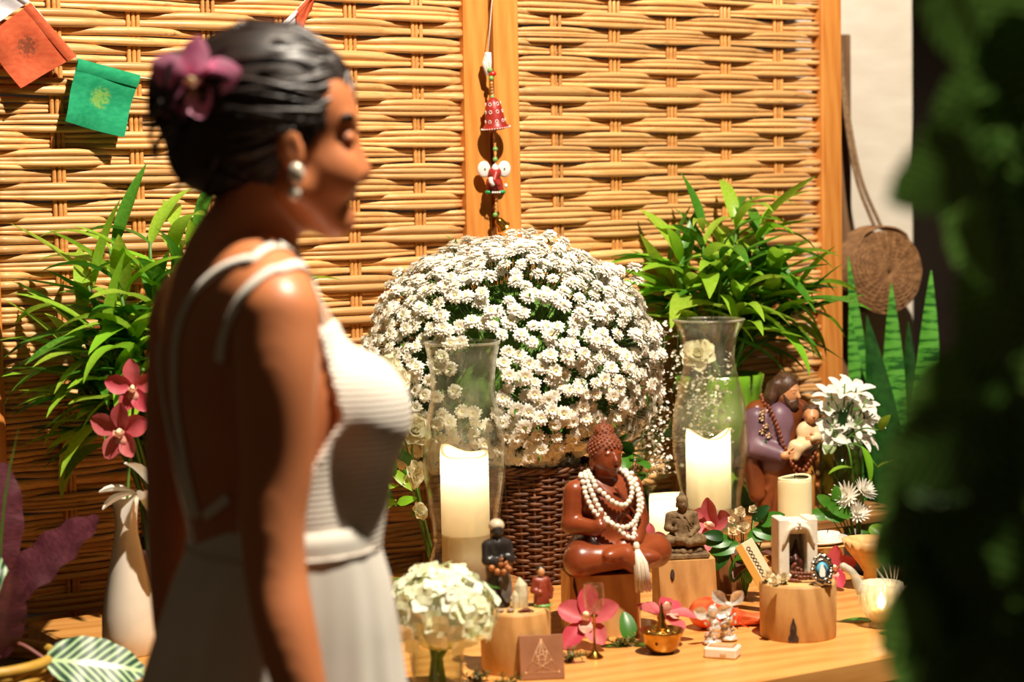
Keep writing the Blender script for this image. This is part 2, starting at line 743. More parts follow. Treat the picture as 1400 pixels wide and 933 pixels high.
def screen_panel(s0, s1, stake0, label, seed):
    """folding screen panel: local x along the panel, local y away from the room"""
    rr = random.Random(seed)
    base = SCR + U * s0
    w = s1 - s0
    t = thing('bamboo_screen', label, 'screen', base, YAW, 'folding bamboo screen')
    pw = 0.062
    for x in (0, w - pw):
        ob('post', B().bbox((x + pw / 2, 0, 1.02), (pw / 2, 0.021, 1.02), 0.004), m_post, t, smooth=False)
    for z in (0.06, 2.0):
        ob('rail', B().bbox((w / 2, 0, z), (w / 2 - pw, 0.017, 0.03), 0.004), m_post, t, smooth=False)
    x0, x1 = pw - 0.005, w - pw + 0.005
    stakes = []
    x = stake0
    while x < x1 - 0.02:
        if x > x0 + 0.02:
            stakes.append(x)
        x += SPC
    for xs in stakes:
        for k in (-1, 0, 1):
            jx = rr.uniform(-0.001, 0.001)
            r = 0.0045
            pts = [(xs + k * 0.0098 + jx + 0.0008 * math.sin(z * 3 + k), rr.uniform(-.0006, .0006), z) for z in np.linspace(0.08, 1.98, 12)]
            ob('stake', B().tube(pts, r, 7), m_stake, t)
    nb = int(1.84 / PITCHB)
    for b in range(nb):
        zc = 0.105 + b * PITCHB
        n = rr.choice((2, 3, 3, 4, 3))
        tilt = rr.uniform(-0.006, 0.006)
        ws = [rr.uniform(0.75, 1.25) for _ in range(n)]
        sw = sum(ws)
        off = -PITCHB / 2
        for i in range(n):
            hgt = ws[i] / sw * PITCHB
            dz = off + hgt / 2
            off += hgt
            r = hgt / 2 * 1.1
            pts = []
            rad = []
            nseg = max(20, int((x1 - x0) / SPC * 7))
            tp = rr.uniform(-0.12, 0.12)
            ph = rr.uniform(0, 6)
            for q in range(nseg + 1):
                X = x0 + (x1 - x0) * q / nseg
                c = math.cos(PI * (X - stake0) / SPC + (PI if b % 2 else 0))   # +1: in front of the stake
                c2 = math.copysign(abs(c) ** 0.5, c)
                sq = 0.9 + 0.2 * (c + 1) / 2
                bow = 0.0012 * math.sin(X * 5 + ph)
                pts.append((X, -c2 * 0.0078 + rr.uniform(-.0003, .0003), zc + dz * sq + bow + tilt * (X - w / 2)))
                rad.append(r * (1 + tp * (q / nseg - .5)) * (0.8 + 0.2 * (c + 1) / 2))
            ob('reed', B().tube(pts, rad, 7), m_reed, t)
    return t


screen_panel(-1.132, -0.006, 0.187, 'wide bamboo screen panel behind the woman, woven reeds between honey wood posts', 11)
screen_panel(0.006, 0.972, 0.168, 'bamboo screen panel with a brown burn line, between bell garland and white wall', 23)

# ================================================================== table
m_table = wood('table_wood', hexc(222, 160, 88), hexc(196, 128, 60), 4, (1.2, 9, 9), 0.33, 0.05, 0.02)
m_riser = wood('riser_wood', hexc(176, 120, 66), hexc(128, 80, 38), 5, (1.2, 9, 9), 0.5, 0.1, 0.05)
FR = T(1216, 897)
BL = T(50, 858)
Aw = -N
depth = (BL - FR).dot(Aw) + 0.05
corner = FR + U * (BL - FR).dot(U)            # front left corner
tl = (FR - corner).length + 0.42
tab = thing('altar_table', 'long honey coloured wooden table carrying the candles, statues and flowers', 'table', (corner.x, corner.y, 0), YAW)
ob('table_top', B().bbox((tl / 2, depth / 2, TZ - 0.0225), (tl / 2, depth / 2, 0.0225), 0.004), m_table, tab, smooth=False)
ob('apron', B().box((tl / 2, 0.025, TZ - 0.105), (tl / 2 - 0.02, 0.012, 0.06)), m_table, tab, smooth=False)
ob('apron', B().box((tl / 2, depth - 0.035, TZ - 0.105), (tl / 2 - 0.02, 0.012, 0.06)), m_table, tab, smooth=False)
for x in (0.06, tl - 0.06):
    ob('apron', B().box((x, depth / 2, TZ - 0.105), (0.012, depth / 2 - 0.05, 0.06)), m_table, tab, smooth=False)
    for y in (0.06, depth - 0.06):
        ob('leg', B().bbox((x, y, 0.33), (0.035, 0.035, 0.33), 0.004), m_table, tab, smooth=False)

# low riser shelf at the back for statue, hurricane vase and pot
RZ = TZ + 0.06
ra = at(925, 720, 4.02)
rs = corner + U * ((V((ra.x, ra.y, 0)) - corner).dot(U))
riser = thing('display_riser', 'low brown wooden shelf on the table under the saint statue and green pot', 'shelf', (0, 0, TZ), 0)
rl = 0.56
rc = rs + Aw * (depth - 0.16) + U * (rl / 2 + 0.012)
riser.location = (rc.x, rc.y, TZ)
riser.rotation_euler = (0, 0, YAW)
ob('board', B().bbox((0, 0, 0.05), (rl / 2, 0.15, 0.01), 0.003), m_riser, riser, smooth=False)
for x in (-rl / 2 + 0.02, rl / 2 - 0.02):
    ob('foot', B().bbox((x, 0, 0.02), (0.015, 0.14, 0.02), 0.002), m_riser, riser, smooth=False)

# ================================================================== prayer flags
def clothmat(name, c1, c2, mark=None, mpos=None):
    s = NT(name)
    vec = s.coord((1, 1, 1))
    nz = s.noise(s.coord((8, 90, 90)), 1.5, 4)
    col = s.ramp(nz, [(0.3, c1), (0.7, c2)])
    if mark:
        g = s.n('ShaderNodeTexGradient', gradient_type='SPHERICAL')
        mp = s.n('ShaderNodeMapping')
        mp.inputs['Location'].default_value = tuple(-38 * c for c in mpos)
        mp.inputs['Scale'].default_value = (38, 38, 38)
        s.l(vec, mp.inputs[0])
        s.l(mp.outputs[0], g.inputs[0])
        n2 = s.noise(vec, 160, 3)
        k = s.mix(1.0, g.outputs[0], s.ramp(n2, [(0.4, (0.2, 0.2, 0.2, 1)), (0.55, (1, 1, 1, 1))]), 'MULTIPLY')
        k = s.ramp(k, [(0.08, (0, 0, 0, 1)), (0.4, (0.7, 0.7, 0.7, 1))])
        col = s.mix(k, col, mark)
    s.l(col, s.bs.inputs['Base Color'])
    s.set(Roughness=0.85, Specular_IOR_Level=0.2)
    s.bump(nz, 0.3, 0.001)
    tr = s.n('ShaderNodeBsdfTranslucent')
    s.l(col, tr.inputs[0])
    mx = s.n('ShaderNodeMixShader')
    mx.inputs[0].default_value = 0.2
    s.l(s.bs.outputs[0], mx.inputs[1])
    s.l(tr.outputs[0], mx.inputs[2])
    s.l(mx.outputs[0], s.out.inputs[0])
    return s.m


FO = 0.05
fp0 = scr(-60, -60, FO)
flg = thing('prayer_flags', 'string of small cloth prayer flags in white, red and green by the bamboo screen', 'flags', fp0)
cordp = [scr(*q, FO) - fp0 for q in ((-60, -60), (-15, -30), (41, 4), (104, 78), (150, 96), (192, 106), (240, 108), (300, 92), (360, 55), (405, 14), (470, -60))]
ob('cord', B().tube(bez(cordp, 6), 0.0012, 5), mat('cord_white', (.75, .72, .65, 1)), flg)


def flag(c4, mats, sleeve, name='flag'):
    P = [scr(px, py, FO) - fp0 for px, py in c4]       # top-left, top-right, bottom-right, bottom-left
    b = B()
    n = 10
    for side in (0, 1):
        vs = []
        for j in range(n + 1):
            for i in range(n + 1):
                u, v = i / n, j / n
                p = (P[0] * (1 - u) + P[1] * u) * (1 - v) + (P[3] * (1 - u) + P[2] * u) * v
                p = p + N * (0.008 * v * math.sin(u * 5 + v * 2) + 0.003 * math.sin(v * 9) - side * 0.0008)
                vs.append(p)
        fs = [(j * (n + 1) + i, j * (n + 1) + i + 1, (j + 1) * (n + 1) + i + 1, (j + 1) * (n + 1) + i) for j in range(n) for i in range(n)]
        b.add(vs, [f[::-1] for f in fs] if side else fs)
    o = ob(name, b, mats[0], flg)
    s = B()
    k = sleeve
    vs = []
    for j in range(4):
        for i in range(6):
            u, v = i / 5, j / 3
            p = (P[0] * (1 - u) + P[1] * u) * (1 - v * k) + (P[3] * (1 - u) + P[2] * u) * v * k
            vs.append(p + N * (0.004 + 0.004 * math.sin(PI * v)))
    s.add(vs, [(j * 6 + i, j * 6 + i + 1, (j + 1) * 6 + i + 1, (j + 1) * 6 + i) for j in range(3) for i in range(5)])
    ob('sleeve', s, mats[1], o)
    return (P[0] + P[1] + P[2] + P[3]) / 4


def fctr(c4):
    return sum((scr(px, py, FO) - fp0 for px, py in c4), V((0, 0, 0))) / 4


cR = ((41, 4), (104, 77), (27, 121), (-22, 52))
cG = ((106, 80), (191, 103), (168, 188), (87, 166))
mr2 = clothmat('flag_red_plain', hexc(196, 84, 52), hexc(212, 104, 66))
mg2 = clothmat('flag_green_plain', hexc(26, 146, 100), hexc(48, 168, 116))
mw = clothmat('flag_white', hexc(206, 200, 206), hexc(226, 222, 226))
flag(cR, (clothmat('flag_red', hexc(196, 84, 52), hexc(212, 104, 66), (0.14, 0.05, 0.03, 1), fctr(cR)), mr2), 0.16)
flag(cG, (clothmat('flag_green', hexc(26, 146, 100), hexc(48, 168, 116), hexc(150, 190, 80), fctr(cG)), mg2), 0.2)
flag(((-20, -40), (40, 2), (-2, 30), (-60, -8)), (mw, mw), 0.15)
flag(((402, 16), (440, -24), (424, 12), (411, 60)), (mr2, mr2), 0.2)
flag(((366, 52), (404, 14), (420, 50), (380, 92)), (mw, mw), 0.15)

# ================================================================== bell garland on the posts
bl0 = scr(667, -10, 0.0)
mob = thing('bell_garland', 'hanging garland with red clay bell, white elephant and small brass bell', 'garland', bl0)


def bp(px, py, off=0.055):
    return scr(px, py, off) - bl0


m_thread = mat('white_thread', (.7, .62, .5, 1))
m_cotton = mat('white_cotton', (.85, .8, .74, 1), (.7, .65, .6, 1), 0.9, 60, bump=0.4)
m_gbead = mat('green_bead', hexc(120, 170, 90), rough=0.3)
m_rbead = mat('red_bead', hexc(206, 40, 30), rough=0.3)
m_tbead = mat('tan_bead', hexc(200, 140, 70), rough=0.35, rand=0.35)
m_clay = mat('red_clay', hexc(168, 46, 38), hexc(140, 34, 28), 0.4, 30)
m_whitepaint = mat('white_paint', (.84, .78, .74, 1), (.74, .66, .62, 1), 0.45, 60)
m_greenpaint = mat('green_paint', hexc(40, 150, 80), rough=0.4)
m_brass = mat('brass', hexc(205, 160, 78), hexc(160, 112, 44), 0.25, 40, metal=1.0)
m_blackdot = mat('black_dot', (.01, .01, .01, 1))
top = bp(667, 73)
ob('cord', B().tube([V((0, 0, 0)), V((0, 0, 0)) + N * 0.02, top], 0.001, 5), m_thread, mob)
ob('cord', B().tube(bez([top, bp(672, 110), bp(676, 150), bp(677, 220), bp(679, 270), bp(679, 298)], 4), 0.0011, 5), m_thread, mob)
kn = B()
for i in range(9):
    a = R.uniform(0, 6)
    kn.tube([top + V((0.004 * math.cos(a), 0.004 * math.sin(a), 0.002)), top + V((0.009 * math.cos(a + 1), 0.006, -0.02)), top + V((0.005 * math.cos(a * 2), 0.004, -0.045))], [0.003, 0.005, 0.002], 5)
ob('cotton_knot', kn, m_cotton, mob)


def bead(px, py, r, m, sc=(1, 1, 1)):
    p = bp(px, py)
    ob('bead', B().ball((0, 0, 0), (r * sc[0], r * sc[1], r * sc[2]), 10, 6), m, mob, loc=p)


bead(670, 96, 0.0055, m_gbead)
ob('bead', B().ball((0, 0, 0), (0.009, 0.006, 0.006), 10, 6), m_rbead, mob, loc=bp(673, 101))
bead(671.5, 107, 0.0055, m_gbead)
me_t = B().ball((0, 0, 0), 0.0034, 8, 5).mesh('bead', m_tbead)
for i in range(5):
    link('bead', me_t, mob, loc=bp(672 + i * .2, 114 + i * 4.2))
bead(673, 133, 0.005, m_gbead)
# clay bell
bb = bp(678, 176)
bell = ob('bell', B().lathe([(0.031, 0), (0.029, 0.002), (0.0235, 0.009), (0.0205, 0.02), (0.0185, 0.04), (0.014, 0.056), (0.007, 0.064), (0.002, 0.066), (0.0, 0.066)][::1], 28), m_clay, mob, loc=bb)
bell.rotation_euler = (0.1, -0.1, 0)
ob('bell_inside', B().ball((0, 0, 0.002), (0.026, 0.026, 0.006), 16, 4), m_clay, bell)
rim = B()
for i in range(34):
    a = 2 * PI * i / 34
    rim.ball((0.0305 * math.cos(a), 0.0305 * math.sin(a), 0.0015), 0.0016, 5, 4)
ob('rim_dots', rim, m_whitepaint, bell, kind='stuff')
me_ring = B().tube([(0.003 * math.cos(t), 0, 0.0035 * math.sin(t)) for t in np.linspace(0, 2 * PI, 11)], 0.0009, 5).mesh('painted_ring', m_whitepaint)
for z, r, n, o in ((0.016, 0.0216, 9, 0), (0.036, 0.0192, 8, 0.4), (0.052, 0.0158, 6, 0.1)):
    for i in range(n):
        a = 2 * PI * i / n + o
        link('painted_ring', me_ring, bell, m=Matrix.Translation((r * math.cos(a), r * math.sin(a), z)) @ Matrix.Rotation(a + PI / 2, 4, 'Z'))
for i in range(11):
    link('bead', me_t, mob, loc=bp(675.5 + i * .15, 179 + i * 3.0))
bead(677, 204, 0.0055, m_gbead)
for i in range(3):
    link('bead', me_t, mob, loc=bp(677, 208 + i * 3.2))
bead(677, 218, 0.0055, m_gbead)
# elephant figure
el = link('elephant', None, mob, loc=bp(676, 266))
el.rotation_euler = (0, 0, YAW - 0.3)
s = SDF((-.04, -.035, -.005), (.04, .03, .075), 0.0016)
s.ell((0, 0, .022), (.018, .014, .02), k=.004).ell((0, -.006, .045), (.014, .013, .014), k=.004)
s.cap((-.012, -.006, .004), (-.008, -.004, .02), .007, .008, .004).cap((.014, -.006, .004), (.008, -.004, .02), .007, .008, .004)
s.cap((0, -.016, .044), (-.006, -.022, .03), .006, .005, .003).cap((-.006, -.022, .03), (.004, -.024, .02), .005, .004, .003)
link('elephant_body', s.build('elephant_body', m_clay), el)
for sx in (-1, 1):
    e = B().ball((sx * 0.019, -0.001, 0.05), (0.0145, 0.005, 0.0175), 14, 8, m=Matrix.Translation((sx * .003, 0, .003)))
    ear = ob('ear', e, m_whitepaint, el)
    ob('ear_mark', B().ball((sx * 0.021, -0.0065, 0.053), (0.0018, 0.0015, 0.0025), 6, 4), m_blackdot, ear)
    ob('foot', B().ball((sx * 0.014, -0.008, 0.005), (0.009, 0.008, 0.005), 10, 6), m_greenpaint, el)
ob('forehead', B().ball((0, -0.01, 0.053), (0.008, 0.008, 0.011), 10, 6), m_whitepaint, el)
ob('trunk_tip', B().tube([(-.012, -.02, .034), (-.013, -.024, .026), (-.008, -.025, .018)], [.006, .005, .004], 7), m_whitepaint, el)
toes = B()
for i in range(4):
    toes.ball((-0.008 + i * 0.005, -0.017, 0.004), 0.0026, 6, 4)
toes.ball((0.022, -0.012, 0.018), (.004, .003, .005), 6, 4)
ob('toes', toes, m_whitepaint, el)
for i in range(9):
    link('bead', me_t, mob, loc=bp(678 + (i % 2) * .6, 268 + i * 2.7))
bead(677, 294, 0.0055, m_gbead)
sb = ob('brass_bell', B().lathe([(0.0155, -0.026), (0.0148, -0.0255), (0.011, -0.018), (0.0095, -0.006), (0.005, -0.001), (0, 0)], 20), m_brass, mob, loc=bp(679, 299))
sb.rotation_euler = (0.25, -0.75, 0.3)
ob('clapper', B().ball((0, 0, -0.022), 0.004, 8, 5), m_brass, sb)

# ================================================================== plank, wicker bag
m_plank = wood('weathered_plank', hexc(128, 92, 58), hexc(92, 62, 38), 5, (14, 14, 1.2), 0.8, 0.3)
pk = at(1152, 46, 5.42)
b = B().bbox((0, 0, pk.z / 2), (0.026, 0.015, pk.z / 2), 0.003)
o = ob('wooden_plank', b, m_plank, smooth=False, loc=(pk.x, pk.y + 0.04, 0))
tag(o, 'weathered brown plank standing upright against the white wall beside the screen', 'plank')
m_wick = mat('wicker_tan', hexc(166, 120, 76), hexc(126, 86, 50), 0.7, 60, rand=0.1)
m_rope = mat('jute_rope', hexc(150, 118, 84), hexc(118, 88, 58), 0.9, 120, bump=0.5)
bc = at(1201, 372, 5.28)
bag = thing('wicker_bag', 'round woven wicker bag hanging on a long jute strap against the white wall', 'bag', bc)
bag.rotation_euler = (0, 0, 0.35)
RB = 0.108
w1 = B()
for i in range(18):
    r = 0.008 + i * (RB - 0.008) / 17
    pts = []
    for q in range(61):
        a = 2 * PI * q / 60
        pts.append((r * math.cos(a), -0.035 - 0.018 * (1 - (r / RB) ** 2) + 0.002 * math.cos(a * 12 + i * PI), r * math.sin(a)))
    w1.tube(pts, 0.0029, 5, cap=False)
ob('front_weave', w1, m_wick, bag, kind='stuff')
for i in range(24):
    a = 2 * PI * i / 24
    ob('spoke', B().tube([(r * math.cos(a), -0.036 - 0.018 * (1 - (r / RB) ** 2), r * math.sin(a)) for r in (0.004, 0.04, 0.075, RB)], 0.0026, 5), m_wick, bag)
w2 = B()
for i in range(14):
    y = -0.034 + i * 0.0062
    w2.tube([(RB * math.cos(2 * PI * q / 60), y + .0015 * math.cos(q * PI / 2.5 + i * PI), RB * math.sin(2 * PI * q / 60) + (0.012 if math.sin(2 * PI * q / 60) > 0.8 else 0)) for q in range(61)], 0.0033, 5, cap=False)
ob('side_weave', w2, m_wick, bag, kind='stuff')
ob('back_panel', B().lathe([(RB, 0), (RB * .6, .006), (0, .008)], 30, m=Matrix.Translation((0, 0.05, 0)) @ Matrix.Rotation(-PI / 2, 4, 'X')), m_wick, bag)
ob('front_lining', B().lathe([(RB - .004, 0), (RB * .6, .008), (0, .012)], 30, m=Matrix.Translation((0, -0.03, 0)) @ Matrix.Rotation(PI / 2, 4, 'X')), mat('wicker_lining', hexc(92, 60, 34)), bag)
binv = Matrix.Rotation(-0.35, 3, 'Z')
for dx, sx in ((0, -0.02), (6, 0.03)):
    pts = [binv @ (at(1147 + dx * 0.5, 72, 5.441) - bc), binv @ (at(1152 + dx * 0.6, 130, 5.40) - bc), binv @ (at(1170 + dx, 240, 5.3) - bc), V((sx * 0.4 + .0, 0, RB + 0.004))]
    ob('strap', B().tube(bez(pts, 8), 0.0055, 6), m_rope, bag)

# ================================================================== plants and flowers
R = random.Random(31)
m_lime = leafmat('leaf_lime', hexc(170, 208, 50), hexc(206, 230, 96), hexc(124, 184, 40), 0.35, 0.4, 90)
m_mid = leafmat('leaf_green', hexc(72, 134, 32), hexc(112, 168, 54), hexc(56, 112, 28), 0.35, 0.3, 90)
m_deep = leafmat('leaf_deep', hexc(24, 70, 20), hexc(44, 96, 32), None, 0.4, 0.2)
m_stem = mat('green_stem', hexc(96, 136, 50), hexc(70, 110, 36), 0.5)
m_soil = mat('soil', (.03, .018, .01, 1), (.06, .035, .02, 1), 0.95, 60, bump=0.6)
m_white = leafmat('petal_white', hexc(246, 240, 226), hexc(250, 246, 236), None, 0.6, 0.25, 0, 0.05)
m_whiteg = leafmat('petal_cream', hexc(238, 232, 196), hexc(248, 244, 226), None, 0.6, 0.3, 0, 0.06)
m_yel = mat('flower_eye', hexc(226, 212, 140), hexc(206, 196, 120), 0.7, 200)


def leafmesh(name, m, **kw):
    return B().leaf(m=None, **kw).mesh(name, m)


def leafy_plant(t, org, tips, rng, L=(0.13, 0.2), W=0.028, per=11, mats=(m_lime, m_mid), avoid=()):
    """stems from org to each tip, every stem with a rosette of arching blades"""
    var = []
    for mm in mats:
        for k in range(5):
            var.append(leafmesh('leaf', mm, L=1.0, W=rng.uniform(.15, .22), bend=(0.3, 0.7, 1.1, 1.5, 0.9)[k], fold=0.35, nl=9, nw=1, shape='lance', twist=rng.uniform(-.5, .5)))
    for tp in tips:
        tp = V(tp)
        mid = org.lerp(tp, 0.55) + V((0, 0, 0.03))
        st = bez([org + V((rng.uniform(-.03, .03), rng.uniform(-.03, .03), 0)), mid, tp], 5)
        ob('stem', B().tube(st, [0.004] * (len(st) - 1) + [0.003], 5), m_stem, t)
        out = V((tp.x - org.x, tp.y - org.y, 0))
        out = out.normalized() if out.length > 1e-3 else V((1, 0, 0))
        for i in range(per):
            q = i / per
            a = i * 2.4 + rng.uniform(-.3, .3)
            el = 0.15 + 1.0 * q + rng.uniform(-.15, .15)
            d = V((math.cos(a) * math.cos(el), math.sin(a) * math.cos(el), math.sin(el))) + out * 0.45
            pos = st[int((0.55 + 0.44 * q) * (len(st) - 1))] + V((0, 0, 0.004 * i))
            ln = rng.uniform(*L) * (1.0 - 0.25 * q)
            me = rng.choice(var[:5] if rng.random() < .62 else var[5:])
            for tr_ in range(9):
                m = frame(pos, d, (0, 0, 1)) @ Matrix.Scale(ln, 4)
                wv = [V(t.location) + m @ v.co for v in me.vertices]
                if min((q_ - SCR).dot(N) for q_ in wv) < .03:
                    d = d.normalized() + N * .3
                elif any((q_ - c_).length < r_ for q_ in wv for c_, r_ in avoid):
                    d = d.normalized() + V((-.12, 0, .35))
                    ln *= .96
                else:
                    link('leaf', me, t, m=m)
                    break
                if tr_ > 5:
                    ln *= .8


# ---- green glazed urn with the lime plant, right
m_glaze = mat('green_glaze', hexc(132, 176, 50), hexc(104, 152, 36), 0.12, 12, spec=0.6, coat=0.6)
pu = T(984, 689, RZ)
urn = thing('green_planter', 'lime green glazed pedestal planter with bushy plant, behind the saint statue', 'planter', pu)
ub = B()
ub.lathe([(0.074, 0), (0.074, 0.006), (0.07, 0.022), (0.06, 0.04), (0.035, 0.062), (0.03, 0.085), (0.034, 0.1), (0.06, 0.118), (0.082, 0.16), (0.09, 0.21), (0.092, 0.26), (0.098, 0.288), (0.092, 0.29), (0.08, 0.265), (0.0, 0.262)], 64,
         wob=lambda a, z: 0.03 * abs(math.sin(a * 8)) * (1 if z > 0.11 or z < 0.06 else 0.3))
ob('urn', ub, m_glaze, urn)
ob('soil', B().lathe([(0.079, 0.262), (0.05, 0.268), (0, 0.27)], 24), m_soil, urn)
org = V((0, 0, 0.265))
tips = []
for px, py, dd, _ in ((960, 330, -.02, .9), (1010, 300, .06, .9), (1045, 320, .0, .9), (925, 375, -.04, .85), (985, 370, -.06, .9), (1075, 380, .0, .85), (1100, 415, .02, .7), (930, 440, 0, .4),
                        (1060, 440, .04, .3), (1015, 420, -.04, .8), (1095, 450, .05, .25), (975, 460, .02, .2), (1035, 460, .06, .2), (905, 410, .03, .6), (1000, 350, .1, .5), (1050, 390, .08, .5)):
    tips.append(at(px, py, pu.y + dd) - pu)
sjp = T(1068, 704, RZ)
leafy_plant(urn, org, tips, random.Random(5), (0.15, 0.24), per=12, avoid=[(sjp + V((0, 0, z_)), .075) for z_ in (.1, .17, .24, .28, .31)])

# ---- lime plant behind the woman, left
pl = T(225, 838)
potl = thing('potted_plant', 'bushy lime green plant in a dark clay pot behind the woman', 'plant', pl)
m_claypot = mat('dark_clay_pot', hexc(84, 48, 30), hexc(60, 34, 22), 0.6, 12)
ob('pot', B().lathe([(0.06, 0), (0.064, 0.005), (0.078, 0.11), (0.084, 0.112), (0.084, 0.13), (0.076, 0.13), (0.072, 0.115), (0, 0.112)], 32), m_claypot, potl)
ob('soil', B().lathe([(0.072, 0.114), (0.04, 0.12), (0, 0.122)], 20), m_soil, potl)
org = V((0, 0, 0.118))
tips = []
for px, py, dd, _ in ((150, 340, 0, .95), (205, 330, .0, .95), (120, 390, -.05, .9), (165, 400, -.1, .9), (105, 440, -.02, .7), (210, 390, -.08, .9), (140, 480, -.1, .55), (185, 470, -.12, .4), (120, 520, -.05, .3),
                        (250, 360, .03, .8), (290, 380, .0, .8), (340, 400, .04, .85), (375, 405, .06, .9), (165, 530, -.08, .1), (215, 500, -.05, .1), (95, 500, .0, .4), (130, 545, 0, .1), (180, 550, .04, .1), (225, 540, 0, .1), (140, 500, .06, .2), (190, 440, .05, .4), (240, 305, .04, .9), (275, 320, .0, .9), (310, 345, .04, .9), (260, 400, -.04, .6), (330, 385, .0, .7), (290, 430, .0, .5), (240, 450, -.03, .4), (280, 480, .0, .2), (350, 430, .04, .5)):  # last stems, mostly hidden behind the woman, added to shade the lower screen
    tips.append(at(px, py, pl.y + dd) - pl)
leafy_plant(potl, org, tips, random.Random(9), (0.16, 0.25), per=10)

# ---- snake plant at the wall
m_snake = None
s = NT('snake_leaf')
vec = s.coord((1, 1, 1))
nz = s.noise(s.coord((5, 26, 5)), 2.2, 4, 0.6)
col = s.ramp(nz, [(0.42, hexc(28, 84, 26)), (0.5, hexc(80, 150, 50)), (0.7, hexc(104, 170, 64))])
s.l(col, s.bs.inputs['Base Color'])
s.set(Roughness=0.35)
m_snake = s.m
sp = V((at(1215, 600, 4.95).x, 4.95, 0))
snk = thing('snake_plant', 'snake plant with upright mottled green blades standing before the white wall', 'plant', sp)
ob('pot', B().lathe([(0.11, 0), (0.115, 0.01), (0.14, 0.5), (0.148, 0.5), (0.148, 0.55), (0.136, 0.55), (0.13, 0.52), (0, 0.52)], 32), m_claypot, snk)
ob('soil', B().lathe([(0.13, 0.522), (0.06, 0.53), (0, 0.532)], 20), m_soil, snk)
for i, (bx, by, tx, ty, W, dd, dk) in enumerate(((1255, 690, 1277, 370, 0.074, -.02, 0), (1222, 690, 1222, 388, 0.07, .02, 0), (1190, 690, 1164, 425, 0.052, .0, 0), (1235, 690, 1188, 432, 0.082, -.1, 1), (1200, 690, 1163, 350, 0.05, .05, 0), (1245, 690, 1245, 440, 0.06, .04, 1))):
    p, q = at(bx, by, 4.93 + dd) - sp, at(tx, ty, 4.93 + dd) - sp
    p.z = 0.525
    L = (q - p).length
    me = B().leaf(1, 1.08 * W / L, 0.06, 0.25, 14, 3, 'lance', 0.02, 2).mesh('leaf', m_snake if not dk else m_deep)
    link('leaf', me, snk, m=frame(p, q - p, (0.1, -1, 0)) @ Matrix.Scale(L, 4))

# ---- the great basket of daisies
me_bloom = []
for k in range(4):
    b = B()
    for ring, (n, Lp, el, w) in enumerate(((13, 1.0, 0.05, .5), (12, 0.9, 0.42, .5), (10, 0.68, 0.85, .46))):
        for i in range(n):
            a = 2 * PI * i / n + ring * 0.2 + R.uniform(-.08, .08)
            d = V((math.cos(a) * math.cos(el), math.sin(a) * math.cos(el), math.sin(el)))
            b.leaf(Lp * R.uniform(.88, 1.08), w, 0.45 + R.uniform(-.2, .3), 0.1, 3, 1, 'round', m=frame((0, 0, 0), d))
    me = b.mesh('bloom', m_white)
    me.materials.append(m_yel)
    o = len(me.polygons)
    eb = B().add([v.co[:] for v in me.vertices], [tuple(p.vertices) for p in me.polygons])
    eb.ball((0, 0, 0.12), (0.2, 0.2, 0.14), 8, 4)
    me2 = eb.mesh('bloom', m_white)
    me2.materials.append(m_yel)
    for p in me2.polygons[o:]:
        p.material_index = 1
    me_bloom.append(me2)

m_basket = mat('dark_wicker', hexc(120, 70, 34), hexc(70, 36, 16), 0.55, 40, rand=0.25)
pb = T(732, 790)
bsk = thing('flower_basket', 'dark wicker basket heaped with white daisies in front of the screen posts', 'basket', pb)
HB = 0.225
rb_ = lambda z: 0.088 + 0.024 * z / HB
wv = B()
for i in range(34):
    z = 0.006 + i * (HB - 0.01) / 33
    pts = []
    for q in range(97):
        a = 2 * PI * q / 96
        pts.append(((rb_(z) + 0.004 * math.cos(a * 12 + i * PI)) * math.cos(a), (rb_(z) + 0.004 * math.cos(a * 12 + i * PI)) * math.sin(a), z + 0.0015 * math.sin(a * 5 + i)))
    wv.tube(pts, R.uniform(.0026, .0038), 5, cap=False)
ob('wicker_weave', wv, m_basket, bsk, kind='stuff')
for i in range(24):
    a = 2 * PI * i / 24
    ob('stake', B().tube([(rb_(z) * math.cos(a), rb_(z) * math.sin(a), z) for z in (0, HB / 2, HB)], 0.0034, 6), m_basket, bsk)
ob('base', B().lathe([(0.086, 0.0), (0.086, 0.008), (0, 0.008)], 30), m_basket, bsk)
ob('lining', B().lathe([(0.08, 0.008), (0.1, HB - .01)], 30), m_basket, bsk)
rim = B()
for k in range(3):
    rim.tube([((rb_(HB) + .004 * math.cos(a * 10 + k * 2.1)) * math.cos(a), (rb_(HB) + .004 * math.cos(a * 10 + k * 2.1)) * math.sin(a), HB + .004 * math.sin(a * 10 + k * 2.1)) for a in np.linspace(0, 2 * PI, 121)], 0.004, 6, cap=False)
ob('rim', rim, m_basket, bsk)

bq0 = V((pb.x, pb.y, TZ + HB - 0.03))
bqc = at(697, 506, pb.y + 0.03)
bqt = thing('daisy_bouquet', 'huge domed bunch of small white double daisies in the wicker basket', 'flowers', bq0)
m_dstem = mat('daisy_stem', hexc(70, 100, 30), hexc(46, 74, 22), 0.6)
rx, rz_, ry = 0.288, 0.257, 0.205
cands = []
rng = random.Random(77)
tries = 0
pts_ok = []
